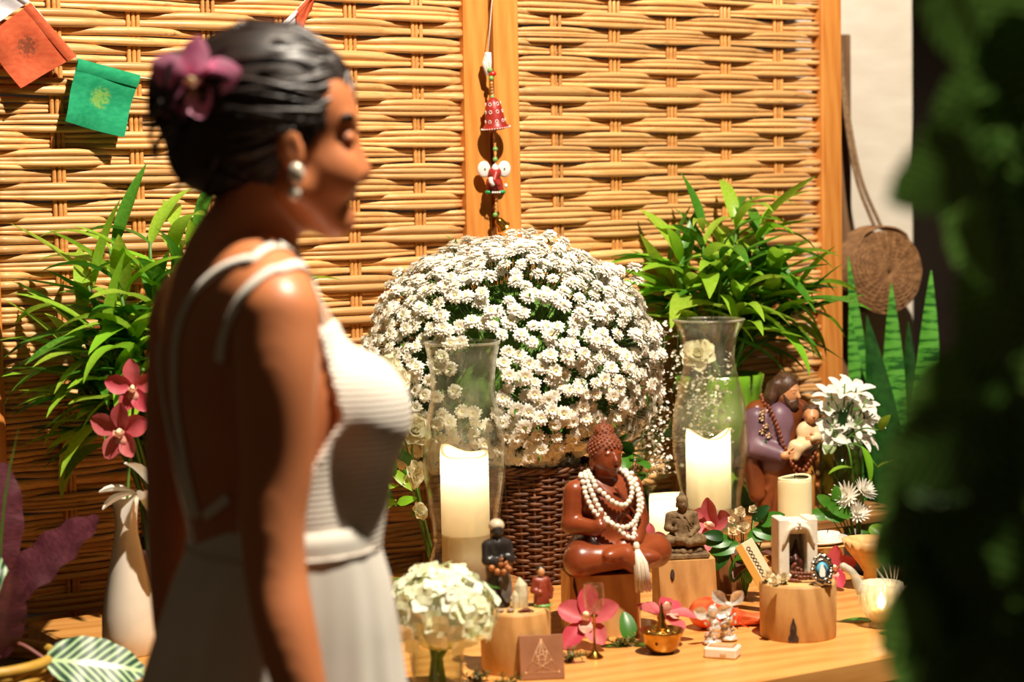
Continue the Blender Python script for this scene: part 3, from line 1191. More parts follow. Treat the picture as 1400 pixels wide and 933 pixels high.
# lumpy dome: sub-domes (sprays) over the main dome
hurL = at(638, 795, 3.62)
lobes = []
for i in range(26):
    a = i * 2.399
    z = 1 - (i + 0.5) / 26 * 1.55
    r = math.sqrt(max(0, 1 - z * z))
    lobes.append(V((r * math.cos(a), r * math.sin(a), z)))
while len(pts_ok) < 1080 and tries < 90000:
    tries += 1
    z = rng.uniform(-0.86, 1)
    a = rng.uniform(0, 2 * PI)
    r = math.sqrt(1 - z * z)
    d = V((r * math.cos(a), r * math.sin(a), z))
    lob = max(d.dot(l) for l in lobes)
    depth_ = (lob - 0.93) / 0.07            # 1 on a spray's middle, below 0 between sprays
    if depth_ < -0.9 and rng.random() < 0.7:
        continue
    k = 0.93 + 0.09 * max(-1, min(1, depth_)) + rng.uniform(-.05, .06)
    if z < -0.35:
        k *= 0.98
    p = V((d.x * rx * k, d.y * ry * k, d.z * rz_ * k))
    if d.y > 0.75:
        continue
    hx = bqc + p - hurL
    if math.hypot(hx.x, hx.y) < .1:
        continue
    mind = 0.0155 + 0.004 * rng.random()
    if any((p - q).length_squared < mind * mind for q, _ in pts_ok):
        continue
    pts_ok.append((p, d))
# a taller spray on the right shoulder
for q in range(16):
    p = at(845 + rng.uniform(-22, 26), 375 + rng.uniform(-12, 50), pb.y - 0.02) - bqc
    pts_ok.append((p, V((0.3, -0.4, 0.9)).normalized()))
vis = sorted(pts_ok, key=lambda x: x[1].y - 0.25 * x[1].z)
rest = B()
off = bqc - bq0
for i, (p, d) in enumerate(vis):
    nrm = (d + V((rng.uniform(-.45, .45), rng.uniform(-.45, .45) - .12, rng.uniform(-.1, .5)))).normalized()
    sz = rng.uniform(0.0135, 0.0185)
    m = frame(p + off, nrm.orthogonal(), nrm) @ Matrix.Scale(sz, 4)
    if i < 290:
        link('bloom', rng.choice(me_bloom), bqt, m=m)
    else:
        me = rng.choice(me_bloom)
        rest.add([v.co for v in me.vertices], [tuple(f.vertices) for f in me.polygons], m)
ob('blooms', rest, m_white, bqt, kind='stuff')
stm = B()
lf = B()
for p, d in vis:
    q = off + p
    stm.tube([q - V((0, 0, 0.002)) - d * 0.003, off + p * 0.72 + V((0, 0, -0.005)), off + p * 0.45 + V((0, 0, -.06))], 0.0011, 4)
    for k in range(4):
        t = rng.uniform(0.68, 0.97)
        c = off + p * t + V((rng.uniform(-.012, .012), rng.uniform(-.012, .012), rng.uniform(-.012, .012)))
        dd = (d + V((rng.uniform(-1, 1), rng.uniform(-1, 1), rng.uniform(-1, 1)))).normalized()
        lf.leaf(rng.uniform(.014, .026), rng.uniform(.003, .006), 0.3, 0.3, 2, 1, 'lance', m=frame(c, dd))
for i in range(40):
    a = rng.uniform(0, 6.28)
    r = rng.uniform(0, .08)
    stm.tube([(r * .5 * math.cos(a), r * .5 * math.sin(a), -0.1), (r * math.cos(a), r * math.sin(a), 0.03), (off + V((rx * .6 * math.cos(a) * r / .08, ry * .6 * math.sin(a) * r / .08, .0)))], 0.002, 5)
ob('stems', stm, m_dstem, bqt, kind='stuff')
ob('foliage', lf, m_mid, bqt, kind='stuff')
core = B().ball(off + V((0, 0.0, -0.01)), (rx * .7, ry * .7, rz_ * .7), 20, 12)
ob('leaf_core', core, mat('foliage_core', hexc(64, 96, 30), hexc(92, 130, 44), 0.9, 60, bump=1.0, bscale=80), bqt)

# ---- baby's breath in a dark green glass jar
m_jar = glassmat('dark_green_glass', (0.30, 0.42, 0.22, 1), 0.03)
pg = T(858, 768)
jar = tag(ob('glass_jar', B().lathe([(0.0, 0), (0.05, 0), (0.055, 0.01), (0.055, 0.14), (0.05, 0.15), (0.053, 0.152), (0.0515, 0.152), (0.048, 0.149), (0.0525, 0.14), (0.0525, 0.012), (0, 0.008)], 32), m_jar, loc=pg),
          'dark green glass jar holding the gypsophila, behind the short lit candle', 'jar')
gyb = V((pg.x, pg.y, TZ + 0.008))
gyp = thing('gypsophila', 'airy cloud of tiny white gypsophila flowers beside the tall right hurricane glass', 'flowers', gyb)
hurR = T(972, 722, RZ)
cb_ = at(955, 487, 4.22)
way = at(905, 600, 4.19) - gyb
gs, gf, gl = B(), B(), B()
me_g = B()
for i in range(5):
    a = 2 * PI * i / 5
    me_g.leaf(1, .9, .4, .1, 2, 1, 'petal', m=frame((0, 0, 0), (math.cos(a), math.sin(a), .8)))
for i in range(900):
    if rng.random() < 0.5:
        px, py = rng.gauss(895, 16), rng.uniform(440, 650)
    else:
        px, py = rng.gauss(965, 28), rng.uniform(480, 610)
    far_ = px > 918
    if px > 1003:
        continue
    p = at(px, py, (4.165 + rng.uniform(0, .05)) if far_ else (4.0 + rng.uniform(-.03, .1))) - gyb
    wp_ = p + gyb
    if math.hypot(wp_.x - hurR.x, wp_.y - hurR.y) < .088 or (wp_ - cb_).length < .05:
        continue
    gf.add(me_g.v, me_g.f, Matrix.Translation(p) @ Euler((rng.uniform(-1, 1), rng.uniform(-1, 1), 0)).to_matrix().to_4x4() @ Matrix.Scale(rng.uniform(.0034, .0055), 4))
    if i % 5 == 0:
        q = p.lerp(way, .3) + V((0, .01, 0)) if far_ else p * 0.75 + V((0, 0, .02))
        gs.tube([p, p.lerp(q, .5) + V((rng.uniform(-.01, .01), 0, -.01)), q], 0.0005, 3)
    if i % 40 == 0:
        gs.tube([p, p.lerp(way, .4), way, V((.02, .02, .16)), V((rng.uniform(-.03, .03), rng.uniform(-.03, .03), 0.005))] if far_ else [p * 0.75, V((max(-.035, min(.035, p.x * .3)), max(-.035, min(.035, p.y * .3)), .16)), V((rng.uniform(-.03, .03), rng.uniform(-.03, .03), 0.005))], 0.0011, 4)
ob('florets', gf, m_white, gyp, kind='stuff')
ob('stems', gs, m_dstem, gyp, kind='stuff')
for i in range(16):
    px, py = rng.uniform(842, 882), rng.uniform(600, 670)
    p = at(px, py, rng.uniform(3.80, 3.84)) - gyb
    d = V((rng.uniform(-1, 1), rng.uniform(-1, -.1), rng.uniform(-.4, .7)))
    ob('leaf', B().leaf(.045, .026, .5, .2, 6, 2, 'round'), m_mid if i % 3 else m_deep, gyp, m=frame(p, d))


# ---- ruffled white blooms (lisianthus / carnation / rose)
def ruffle(name, rng, mm, rings=((5, .35, 1.25), (6, .6, .95), (7, .85, .6), (7, 1.0, .3))):
    b = B()
    for n, L, el in rings:
        for i in range(n):
            a = 2 * PI * i / n + rng.uniform(-.3, .3)
            e = el + rng.uniform(-.12, .12)
            d = V((math.cos(a) * math.cos(e), math.sin(a) * math.cos(e), math.sin(e)))
            b.leaf(L, L * .95, -0.5 + rng.uniform(-.2, .2) + (1.2 - el) * .7, 0.0, 5, 3, 'petal', .12, 2, m=frame((0, 0, 0), d), cup=.5)
    return b.mesh(name, mm)


me_ruf = [ruffle('bloom', R, m_whiteg) for _ in range(3)]
m_lisi = m_whiteg
lb = at(600, 700, 3.84)
lis = thing('lisianthus_sprays', 'cream ruffled lisianthus with green leaves between woman and left hurricane glass', 'flowers', (lb.x, lb.y, TZ))
lb = V(lis.location)
for px, py, dd, sz, dr in ((562, 648, 0, .03, (.7, -.5, -.1)), (566, 590, .03, .034, (.3, -.8, .4)), (530, 505, .05, .03, (-.2, -.8, .3)), (542, 520, .0, .028, (.2, -.9, .1)), (572, 700, .06, .02, (.5, -.5, .3))):
    p = at(px, py, 3.66 + dd) - lb
    d = V(dr).normalized()
    link('bloom', R.choice(me_ruf), lis, m=frame(p, d.orthogonal(), d) @ Matrix.Scale(sz, 4))
    ob('sepal', B().lathe([(0.002, -.02), (.008, -.012), (.012, 0.0)], 10), m_mid, lis, m=frame(p, d.orthogonal(), d))
    ob('stem', B().tube(bez([p - d * .015, p * .6 + V((-.02, .02, .05)), V((R.uniform(-.02, .02), R.uniform(-.02, .02), 0.002))], 5), .002, 5), m_stem, lis)
for i in range(26):
    px, py = R.uniform(508, 550), R.uniform(560, 690)
    p = at(px, py, 3.68 + R.uniform(-.04, .05)) - lb
    d = V((R.uniform(-1, 1), R.uniform(-1, .1), R.uniform(-1, .5)))
    ob('leaf', B().leaf(R.uniform(.035, .06), R.uniform(.014, .022), .6, .2, 5, 1, 'lance'), m_lime if R.random() < .35 else m_mid, lis, m=frame(p, d, (0, -1, .5)))

# single cream bloom seen through the right hurricane glass
car = thing('carnation', 'single white ruffled carnation on a thin stem behind the right hurricane glass', 'flower', (cb_.x - .03, cb_.y + .03, RZ))
o0 = V(car.location)
link('bloom', me_ruf[0], car, m=frame(cb_ - o0, (1, 0, 0.2), (0, -.8, .6)) @ Matrix.Scale(.04, 4))
ob('stem', B().tube(bez([cb_ - o0, V((0.02, -.02, .2)), V((0, 0, 0))], 6), .002, 5), m_stem, car)

# ---- orchids
m_orc = leafmat('orchid_pink', hexc(206, 88, 96), hexc(226, 130, 128), hexc(190, 66, 84), 0.5, 0.25, 0, 0.12)
m_orc2 = leafmat('orchid_magenta', hexc(246, 118, 172), hexc(252, 184, 212), None, 0.5, 0.25, 0, 0.1)
m_lip = leafmat('orchid_lip', hexc(244, 206, 180), hexc(226, 150, 130), None, 0.5, 0.2, 0, 0.1)
m_col = mat('orchid_column', hexc(250, 226, 190), hexc(236, 190, 120), 0.5, 80)


def orchid(parent, m, rng, mm=None, sz=0.05):
    """cymbidium bloom facing local +z, as parts under parent (parent may be a bloom empty)"""
    mm = mm or m_orc
    for i, a in enumerate((90, 20, 160, -60, 240)):
        a = math.radians(a + rng.uniform(-8, 8))
        e = rng.uniform(.1, .5)
        d = V((math.cos(a) * math.cos(e), math.sin(a) * math.cos(e), math.sin(e)))
        b = B().leaf(sz * rng.uniform(.9, 1.08), sz * (.72 if i in (1, 2) else .62), rng.uniform(-.4, .5), .15, 8, 2, 'petal', .05, 2, cup=.3)
        ob('petal', b, mm, parent, m=m @ frame((0, 0, 0), d))
    lp = B()
    for sx in (-1, 1):
        lp.leaf(sz * .45, sz * .3, -.9, .1, 5, 2, 'petal', m=frame((sx * sz * .08, -sz * .05, sz * .06), (sx * .5, -.4, .9)), cup=.4)
    lp.leaf(sz * .5, sz * .42, 1.3, -.1, 6, 2, 'petal', .15, 2, m=frame((0, -sz * .04, sz * .1), (0, -.6, .8)))
    ob('lip', lp, m_lip, parent, m=m)
    ob('column', B().tube([(0, sz * .02, sz * .05), (0, sz * .06, sz * .25), (0, -sz * .02, sz * .42)], [sz * .06, sz * .07, sz * .1], 8), m_col, parent, m=m)


def loose_orchid(px, py, z, label, d, sz, seed, mm=None, group='loose pink orchid blooms'):
    p = T(px, py, z)
    t = thing('orchid_bloom', label, 'flower', p, 0, group)
    d = V(d).normalized()
    orchid(t, frame(V((0, 0, sz * .76)), V((0, 0, 1)) - d * d.z + V((0.001, 0, 0)), d), random.Random(seed), mm, sz)
    return t


# ---- white bottle vase with the orchid spray, left
m_porc = mat('white_porcelain', hexc(224, 214, 198), hexc(206, 194, 172), 0.14, 8, coat=0.5)
pv = T(178, 893)
K = pv.y / FPX
vp = [(34, 0), (36, 2), (38, 30), (37, 55), (31, 90), (23, 130), (16.5, 165), (15, 185), (17, 205), (19, 218), (17.5, 218), (14, 200), (13, 180), (0, 176)]
vase = tag(ob('bottle_vase', B().lathe([(r * K, z * K) for r, z in vp], 40), m_porc, loc=pv), 'glossy white porcelain bottle vase beside the woman, holding pink orchids', 'vase')
ob0 = pv + V((0, 0, 0.176 * K * 1000))
osp = thing('orchid_spray', 'stem of dusky pink orchids and white blossoms in the bottle vase', 'flowers', ob0)
rr = random.Random(3)
p1, p2, p3 = at(176, 640, pv.y) - ob0, at(168, 590, pv.y - .02) - ob0, at(182, 530, pv.y) - ob0
st = bez([V((0, 0, 0.001)), p1, p2 + V((.012, .01, 0)), p3 + V((0, .02, 0)), at(196, 505, pv.y) - ob0], 6)
ob('stem', B().tube(st, .0028, 6), m_stem, osp)
for p, d, sz in ((p2, (-.25, -1, .25), .052), (p3, (.1, -1, .2), .046)):
    d = V(d).normalized()
    bl = link('orchid', None, osp, m=frame(p, V((0, 0, 1)), d))
    orchid(bl, Matrix.Identity(4), rr, None, sz)
for px, py, dx in ((178, 665, -.9), (192, 650, .2), (195, 690, .4)):
    p = at(px + 8, py + 10, pv.y - .03) - ob0
    wb_ = B()
    for k in range(3):
        wb_.leaf(.06, .03, .5, .2, 6, 2, 'petal', m=frame(p, (dx + .5 * k - .4, -.3, .5 - .6 * k)), cup=.4)
    ob('white_blossom', wb_, m_white, osp)

# ---- alstroemeria in a glass jar
m_clear = glassmat('clear_glass', (0.93, 0.95, 0.9, 1), 0.02, 1.45)
m_smoke = glassmat('greenish_glass', (0.62, 0.70, 0.5, 1), 0.03, 1.5)
pj = T(1150, 697, RZ)
jr = tag(ob('glass_jar', B().lathe([(0, 0), (.043, 0), (.046, .006), (.046, .145), (.044, .145), (.044, .01), (0, .006)], 32), m_smoke, loc=pj), 'clear greenish glass jar with white lilies, right of the saint statue', 'jar')
ab = pj + V((0, 0, .006))
als = thing('lily_bunch', 'bunch of white alstroemeria lilies in the greenish glass jar', 'flowers', ab)
me_lily = []
for k in range(3):
    b = B()
    for i in range(6):
        a = 2 * PI * i / 6 + R.uniform(-.15, .15)
        e = .75 + (i % 2) * .15 + R.uniform(-.1, .1)
        b.leaf(1, .42, .75, .2, 6, 2, 'petal', m=frame((0, 0, 0), (math.cos(a) * math.cos(e), math.sin(a) * math.cos(e), math.sin(e))), cup=.25)
    me_lily.append(b.mesh('bloom', m_white))
for px, py in ((1135, 530), (1132, 550), (1160, 550), (1185, 545), (1136, 574), (1150, 575), (1180, 575), (1134, 588), (1140, 590), (1165, 588), (1195, 565), (1172, 525), (1140, 594), (1186, 592), (1130, 575), (1145, 550), (1138, 560), (1168, 570), (1155, 525), (1190, 590), (1156, 590)):
    p = at(px, py, pj.y + .0 + R.uniform(-.015, .045)) - ab
    d = (p - V((0, 0, .14))).normalized() + V((.1, -.8, .25))
    link('bloom', R.choice(me_lily), als, m=frame(p - d * .02, d.orthogonal(), d) @ Matrix.Scale(R.uniform(.042, .054), 4))
    ob('stem', B().tube(bez([p, V((max(-.03, min(.03, p.x * .4)), max(-.03, min(.03, p.y * .4)), .15)), V((R.uniform(-.02, .02), R.uniform(-.02, .02), .003))], 5), .002, 5), m_stem, als)
for i in range(22):
    a = R.uniform(0, 6.28)
    z = R.uniform(.02, .2)
    r = R.uniform(.0, .02)
    ob('leaf', B().leaf(.06, .014, .5, .2, 5, 1, 'lance'), m_mid if i % 2 else m_deep, als, m=frame((r * math.cos(a), r * math.sin(a), z), (math.cos(a) * .1, math.sin(a) * .1, .9)))
for px, py, dx, dz, L in ((1178, 610, .4, -.8, .09), (1205, 590, .1, .9, .06), (1165, 640, -1, .25, .06), (1200, 640, .5, .5, .07)):
    p = at(px, py, pj.y - .06) - ab
    q = V((0, 0, .14))
    ob('stem', B().tube(bez([p, p.lerp(q, .5) + V((0, -.02, .02)), q], 4), .002, 5), m_stem, als)
    ob('leaf', B().leaf(L, .026, .7, .3, 7, 1, 'lance'), m_lime, als, m=frame(p, (dx, -.4, dz)))

# ---- hydrangea bunch in the foreground
ph = T(598, 950)
gj = tag(ob('glass_vase', B().lathe([(0, 0), (.035, 0), (.038, .005), (.042, .075), (.04, .075), (.036, .008), (0, .006)], 28), m_clear, loc=ph), 'small clear glass vase under the white hydrangea at the table front', 'vase')
hb = ph + V((0, 0, .006))
hyd = thing('hydrangea', 'rounded creamy white and green hydrangea head in a small glass vase', 'flowers', hb)
m_hyd = leafmat('hydrangea_petal', hexc(250, 248, 236), hexc(246, 246, 224), hexc(238, 242, 200), 0.6, 0.25, 0, .05)
b = B()
for i in range(4):
    a = PI / 2 * i
    b.leaf(1, 1.05, .25, .05, 4, 2, 'round', m=frame((0, 0, 0), (math.cos(a), math.sin(a), .3)))
me_fl = b.mesh('floret', m_hyd)
hc = at(603, 840, ph.y) - hb
rng = random.Random(15)
for i in range(280):
    z = 1 - (i + .5) / 280 * 1.5
    a = i * 2.39996
    r = math.sqrt(max(0, 1 - z * z))
    d = V((r * math.cos(a), r * math.sin(a), z))
    k = rng.uniform(.84, 1.06)
    p = hc + V((d.x * .082 * k, d.y * .075 * k, d.z * .07 * k))
    nr = (d + V((rng.uniform(-.4, .4), rng.uniform(-.4, .4), rng.uniform(-.3, .3)))).normalized()
    link('floret', me_fl, hyd, m=frame(p, nr.orthogonal(), nr) @ Matrix.Scale(rng.uniform(.0125, .0165), 4))
ob('flower_core', B().ball(hc, (.064, .058, .054), 16, 10), mat('hydrangea_core', hexc(190, 204, 120), hexc(216, 222, 160), .8, 60), hyd)
for i in range(7):
    a = i * .9
    ob('stem', B().tube([(.012 * math.cos(a), .012 * math.sin(a), .002), (.006 * math.cos(a), .006 * math.sin(a), .05), hc + V((.02 * math.cos(a), .02 * math.sin(a), -.03))], .0035, 6), m_stem, hyd)
for px, py, sz in ((575, 785, .02), (590, 795, .014)):
    d = V((-.2, -.4, 1)).normalized()
    p = at(px, py, ph.y + .02) - hb
    link('bloom', me_ruf[1], hyd, m=frame(p, d.orthogonal(), d) @ Matrix.Scale(sz, 4))
for px, py, dx in ((560, 792, -1), (640, 800, .6), (630, 805, .9), (655, 807, .3), (580, 868, -.9), (590, 866, -.5), (605, 866, .2), (618, 866, .6), (626, 868, .9)):
    ob('leaf', B().leaf(.04, .014, .4, .2, 5, 1, 'lance'), m_mid, hyd, m=frame(at(px, py, ph.y + .03) - hb, (dx, -.2, .15)))

# ---- prayer plant in a rattan pot, far left
s = NT('calathea_leaf')
c = s.n('ShaderNodeTexCoord')
w = s.n('ShaderNodeTexWave', wave_type='BANDS', bands_direction='Y')
w.inputs['Scale'].default_value = 3.2
w.inputs['Distortion'].default_value = 2.5
sx = s.n('ShaderNodeSeparateXYZ')
s.l(c.outputs['Object'], sx.inputs[0])
ab_ = s.n('ShaderNodeMath', operation='ABSOLUTE')
s.l(sx.outputs[0], ab_.inputs[0])
cm = s.n('ShaderNodeCombineXYZ')
ad = s.n('ShaderNodeMath', operation='SUBTRACT')
s.l(sx.outputs[1], ad.inputs[0])
s.l(ab_.outputs[0], ad.inputs[1])
s.l(ad.outputs[0], cm.inputs[1])
s.l(cm.outputs[0], w.inputs['Vector'])
col = s.ramp(w.outputs[0], [(0.3, hexc(20, 58, 34)), (0.6, hexc(84, 138, 92)), (0.9, hexc(178, 200, 150))])
mid = s.ramp(ab_.outputs[0], [(0.0, (1, 1, 1, 1)), (0.012, (1, 1, 1, 1)), (0.03, (0, 0, 0, 1))])
col = s.mix(mid, col, hexc(176, 206, 140))
s.l(col, s.bs.inputs['Base Color'])
s.set(Roughness=0.3)
m_cal = s.m
m_burg = mat('burgundy_leaf', hexc(62, 22, 30), hexc(92, 42, 52), 0.4, 14, (1, 6, 1))
m_rattan = mat('rattan_yellow', hexc(206, 164, 66), hexc(178, 132, 44), 0.5, 50)
pc = at(-28, 925, 2.95)
stool = thing('plant_stool', 'dark wooden plant stool under the rattan pot', 'stool', (pc.x, pc.y, 0))
ob('seat', B().lathe([(.17, .47), (.17, .5), (0, .5)], 32), m_riser, stool)
for k in range(3):
    a = k * 2.09 + .4
    ob('leg', B().tube([(.15 * math.cos(a), .15 * math.sin(a), 0), (.12 * math.cos(a), .12 * math.sin(a), .475)], .016, 8), m_riser, stool)
cal = thing('prayer_plant', 'prayer plant with striped green and burgundy leaves in a yellow rattan pot', 'plant', (pc.x, pc.y, .5))
c0 = V(cal.location)
zr = at(10, 905, pc.y).z - .5
rt = B()
for i in range(22):
    z = .006 + i * zr / 22
    rt.tube([((.085 + .02 * z / zr + .003 * math.cos(a * 10 + i * PI)) * math.cos(a), (.085 + .02 * z / zr + .003 * math.cos(a * 10 + i * PI)) * math.sin(a), z) for a in np.linspace(0, 2 * PI, 61)], .0062, 6, cap=False)
ob('rattan_weave', rt, m_rattan, cal, kind='stuff')
ob('rim', B().tube([(.108 * math.cos(a), .108 * math.sin(a), zr + .004) for a in np.linspace(0, 2 * PI, 49)], .0085, 8, cap=False), m_rattan, cal)
ob('soil', B().lathe([(.098, zr - .015), (.05, zr - .008), (0, zr - .005)], 24), m_soil, cal)


def bigleaf(pts_px, tip_px, mm, W, up, D0, D1, bend, wave=.04):
    p, q = at(*pts_px, D0) - c0, at(*tip_px, D1) - c0
    L = (q - p).length * 1.03
    ob('stem', B().tube(bez([V((0, 0, zr - .01)), V((p.x * .5, p.y * .5, max(zr + .03, p.z * .8))), p], 6), .0035, 6), mat('petiole', hexc(130, 70, 60)), cal)
    me = B().leaf(1, W / L, bend, .12, 14, 5, 'round', wave, 4).mesh('leaf', mm)
    link('leaf', me, cal, m=frame(p, q - p + V((0, 0, bend * .25 * L)), up) @ Matrix.Scale(L, 4))


bigleaf((64, 903), (195, 918), m_cal, .085, (0.3, -.75, .7), 2.93, 2.95, .35)
bigleaf((10, 820), (125, 705), m_burg, .10, (-.5, -.6, .6), 2.95, 2.98, .2, .09)
bigleaf((-10, 830), (-60, 740), m_cal, .10, (.5, -.6, .6), 2.9, 2.9, .4)
bigleaf((-20, 800), (18, 640), m_burg, .09, (.7, -.7, .2), 3.0, 3.02, .3, .06)
bigleaf((0, 900), (28, 795), m_burg, .06, (.7, -.7, .2), 2.9, 2.86, .3, .06)
bigleaf((2, 770), (6, 590), m_mid, .05, (-1, -.2, .2), 2.95, 2.95, .2, .02)

# ================================================================== candles, glass, logs
R = random.Random(44)
s = NT('candle_wax')
col = s.ramp(s.noise(s.coord(), 18, 3), [(0.35, hexc(238, 224, 176)), (0.7, hexc(244, 232, 194))])
s.l(col, s.bs.inputs['Base Color'])
s.set(Roughness=0.4, Subsurface_Weight=0.25, Subsurface_Scale=0.02)
tr = s.n('ShaderNodeBsdfTranslucent')
tr.inputs[0].default_value = hexc(252, 242, 220)
mx = s.n('ShaderNodeMixShader')
mx.inputs[0].default_value = 0.42
s.l(s.bs.outputs[0], mx.inputs[1])
s.l(tr.outputs[0], mx.inputs[2])
s.l(mx.outputs[0], s.out.inputs[0])
m_wax = s.m
m_waxu = mat('wax_unlit', hexc(238, 224, 176), hexc(244, 232, 194), 0.45, 12, sss=0.2)
m_wick_ = mat('wick', (.02, .015, .01, 1))
m_flame = emis('flame', (1.0, 0.78, 0.45, 1), 14)


def candle(p, r, h, label, rimf, lit=True, depth=0.06, energy=1.2, group=None):
    t = thing('pillar_candle', label, 'candle', p, 0, group)
    n = 40
    b = B()
    rows = []
    wall = 0.0055
    prof = [('o', 0), ('o', .2), ('o', .4), ('o', .6), ('o', .8), ('o', .93), ('t', 1), ('i', 1), ('i', .97)]
    vs = []
    for kind, q in prof:
        for k in range(n):
            a = 2 * PI * k / n
            top = h + rimf(a)
            if kind == 'o':
                rr, z = r * (1 + .004 * math.sin(3 * a + q * 5)), q * top
            elif kind == 't':
                rr, z = r - .0012, top
            else:
                rr, z = r - wall * (1.1 - .1 * q), top - (1 - q) * .12
            vs.append((rr * math.cos(a), rr * math.sin(a), z))
    fs = []
    for i in range(len(prof) - 1):
        for k in range(n):
            k2 = (k + 1) % n
            fs.append((i * n + k, i * n + k2, (i + 1) * n + k2, (i + 1) * n + k))
    fs.append(tuple(range(n - 1, -1, -1)))
    b.add(vs, fs)
    ob('wax_body', b, m_wax if lit else m_waxu, t)
    ob('wax_pool', B().lathe([(r * .99, 0), (r * .5, -.002), (.0005, -.002)], n, (0, 0, h - depth)), m_waxu, t)
    ob('wick', B().tube([(0, 0, h - depth - .002), (0.0006, 0, (h - .066) if lit else h + .004)], .0012, 5), m_wick_, t)
    if lit:
        fl_ = B().lathe([(0, 0), (.004, .004), (.0048, .009), (.003, .016), (0, .023)], 10, (0, 0, h - .07))
        ob('flame', fl_, m_flame, t)
        l = bpy.data.lights.new('candle_light', 'POINT')
        l.energy = energy
        l.color = (1.0, 0.9, 0.74)
        l.shadow_soft_size = 0.008
        o = bpy.data.objects.new('candle_light', l)
        COL.objects.link(o)
        o.parent = t
        o.location = (0, 0, h - .026)
    return t


def hurricane(p, prof, K, label):
    pts = [(r * K, z * K) for r, z in prof]
    sm = bez([V((r, 0, z)) for r, z in pts], 6)
    outer = [(q.x, q.z) for q in sm]
    inner = [(q.x - .0028, q.z) for q in sm[::-1] if q.z > .006]
    o = ob('hurricane_glass', B().lathe([(0.0001, 0)] + outer + inner + [(0.0001, .006)], 48), m_hurr, loc=p)
    tag(o, label, 'vase', 'hurricane glasses')
    rt_ = sm[-1]
    ob('rim', B().tube([((rt_.x - .001) * math.cos(a), (rt_.x - .001) * math.sin(a), rt_.z) for a in np.linspace(0, 2 * PI, 49)], .0024, 6, cap=False), m_rimg, o)
    return o


m_rimg = glassmat('rim_glass', (.9, .9, .86, 1), .05, 1.5, dirt=.5)
m_hurr = glassmat('hurricane_clear', (0.955, 0.955, 0.92, 1), 0.015, 1.5, dirt=0.07)
pL = at(638, 795, 3.62)
stn = tag(ob('round_board', B().lathe([(.1, 0), (.102, .003), (.102, pL.z - TZ - .003), (.1, pL.z - TZ), (.0001, pL.z - TZ)], 40), m_riser, loc=(pL.x, pL.y, TZ)), 'round brown wooden board under the hurricane glass by the hydrangea', 'board')
KL = pL.y / FPX
hurricane(pL, ((58, 0), (60, 5), (56, 20), (48, 45), (46, 70), (51, 110), (57, 155), (56, 190), (49, 235), (44, 268), (46, 300), (52, 331)), KL, 'tall clear hurricane glass around a lit candle, next to the white hydrangea')
candle(pL + V((0, 0, .0065)), .0445, 175 * KL, 'tall lit ivory pillar candle inside the hurricane glass near the woman', lambda a: .006 * math.cos(a - 2.4) + .005 * math.cos(2 * a + .6) + .003 * math.sin(3 * a), True, .15, .6, 'lit pillar candles')
pR = T(972, 722, RZ)
KR = pR.y / FPX
hurricane(pR, ((43, 0), (46, 4), (45, 12), (41, 30), (43, 55), (50, 95), (52, 125), (50, 160), (42, 200), (35, 232), (38, 262), (49, 288)), KR, 'tall clear hurricane glass around a lit candle, beside the green planter')
candle(pR + V((-.004, 0, .0065)), .046, 126 * KR, 'thick lit ivory candle with a dipped rim inside the hurricane glass by the planter', lambda a: .012 * math.cos(2 * a - .25) - .006 * math.sin(a), True, .15, .6, 'lit pillar candles')
pS = T(911, 782)
candle(pS, .0325, 110 * pS.y / FPX, 'short lit ivory candle behind the little stone buddha', lambda a: .004 * math.cos(a + 1.2), True, .125, .17, 'lit pillar candles')

m_log = wood('log_side', hexc(204, 156, 94), hexc(170, 120, 64), 7, (6, 6, 2.2), 0.6, 0.2, 0.06)
m_logd = wood('block_brown', hexc(140, 90, 46), hexc(104, 62, 28), 7, (10, 10, 1.5), 0.5, 0.2, 0.05)
m_crack = mat('crack_dark', (.03, .015, .006, 1), (.08, .04, .018, 1), 0.9, 60, bump=.8)
s = NT('log_end')
g = s.n('ShaderNodeTexWave', wave_type='RINGS', rings_direction='Z')
g.inputs['Scale'].default_value = 60
g.inputs['Distortion'].default_value = 2
s.l(s.coord(), g.inputs['Vector'])
s.l(s.ramp(g.outputs[0], [(0.2, hexc(204, 152, 88)), (0.8, hexc(222, 174, 108))]), s.bs.inputs['Base Color'])
s.set(Roughness=.65)
m_end = s.m


def log(p, r, h, label, seed, crack=None):
    rr = random.Random(seed)
    ph = [rr.uniform(0, 6) for _ in range(4)]
    wob = lambda a, z: .02 * math.sin(2 * a + ph[0]) + .012 * math.sin(3 * a + ph[1]) + .006 * math.sin(7 * a + ph[2]) + .012 * (z / h - .5)
    t = thing('log_slice', label, 'log', p, 0, 'log slices used as stands')
    ob('log_body', B().lathe([(r * .985, 0), (r, .003), (r * 1.005, h * .5), (r, h - .004), (r * .975, h), (0.0001, h)], 48, wob=wob), m_log, t)
    ob('end_grain', B().lathe([(r * .96, h), (r * .955, h + .0008), (0.0001, h + .0008)], 48, wob=wob), m_end, t)
    if crack:
        a0, w_, z0, z1 = crack
        b = B()
        vs = []
        for i in range(7):
            q = i / 6
            z = z0 + (z1 - z0) * q
            ww = w_ * (1 - q) ** .7 * (1 + .25 * math.sin(i * 2.1)) + .0008
            for sg in (-1, 1):
                a = a0 + sg * ww / r
                rr_ = r * (1 + wob(a, z)) + .0012
                vs.append((rr_ * math.cos(a), rr_ * math.sin(a), z))
        fs = [(2 * i, 2 * i + 1, 2 * i + 3, 2 * i + 2) for i in range(6)]
        b.add(vs, fs)
        ob('crack', b, m_crack, t)
    return t


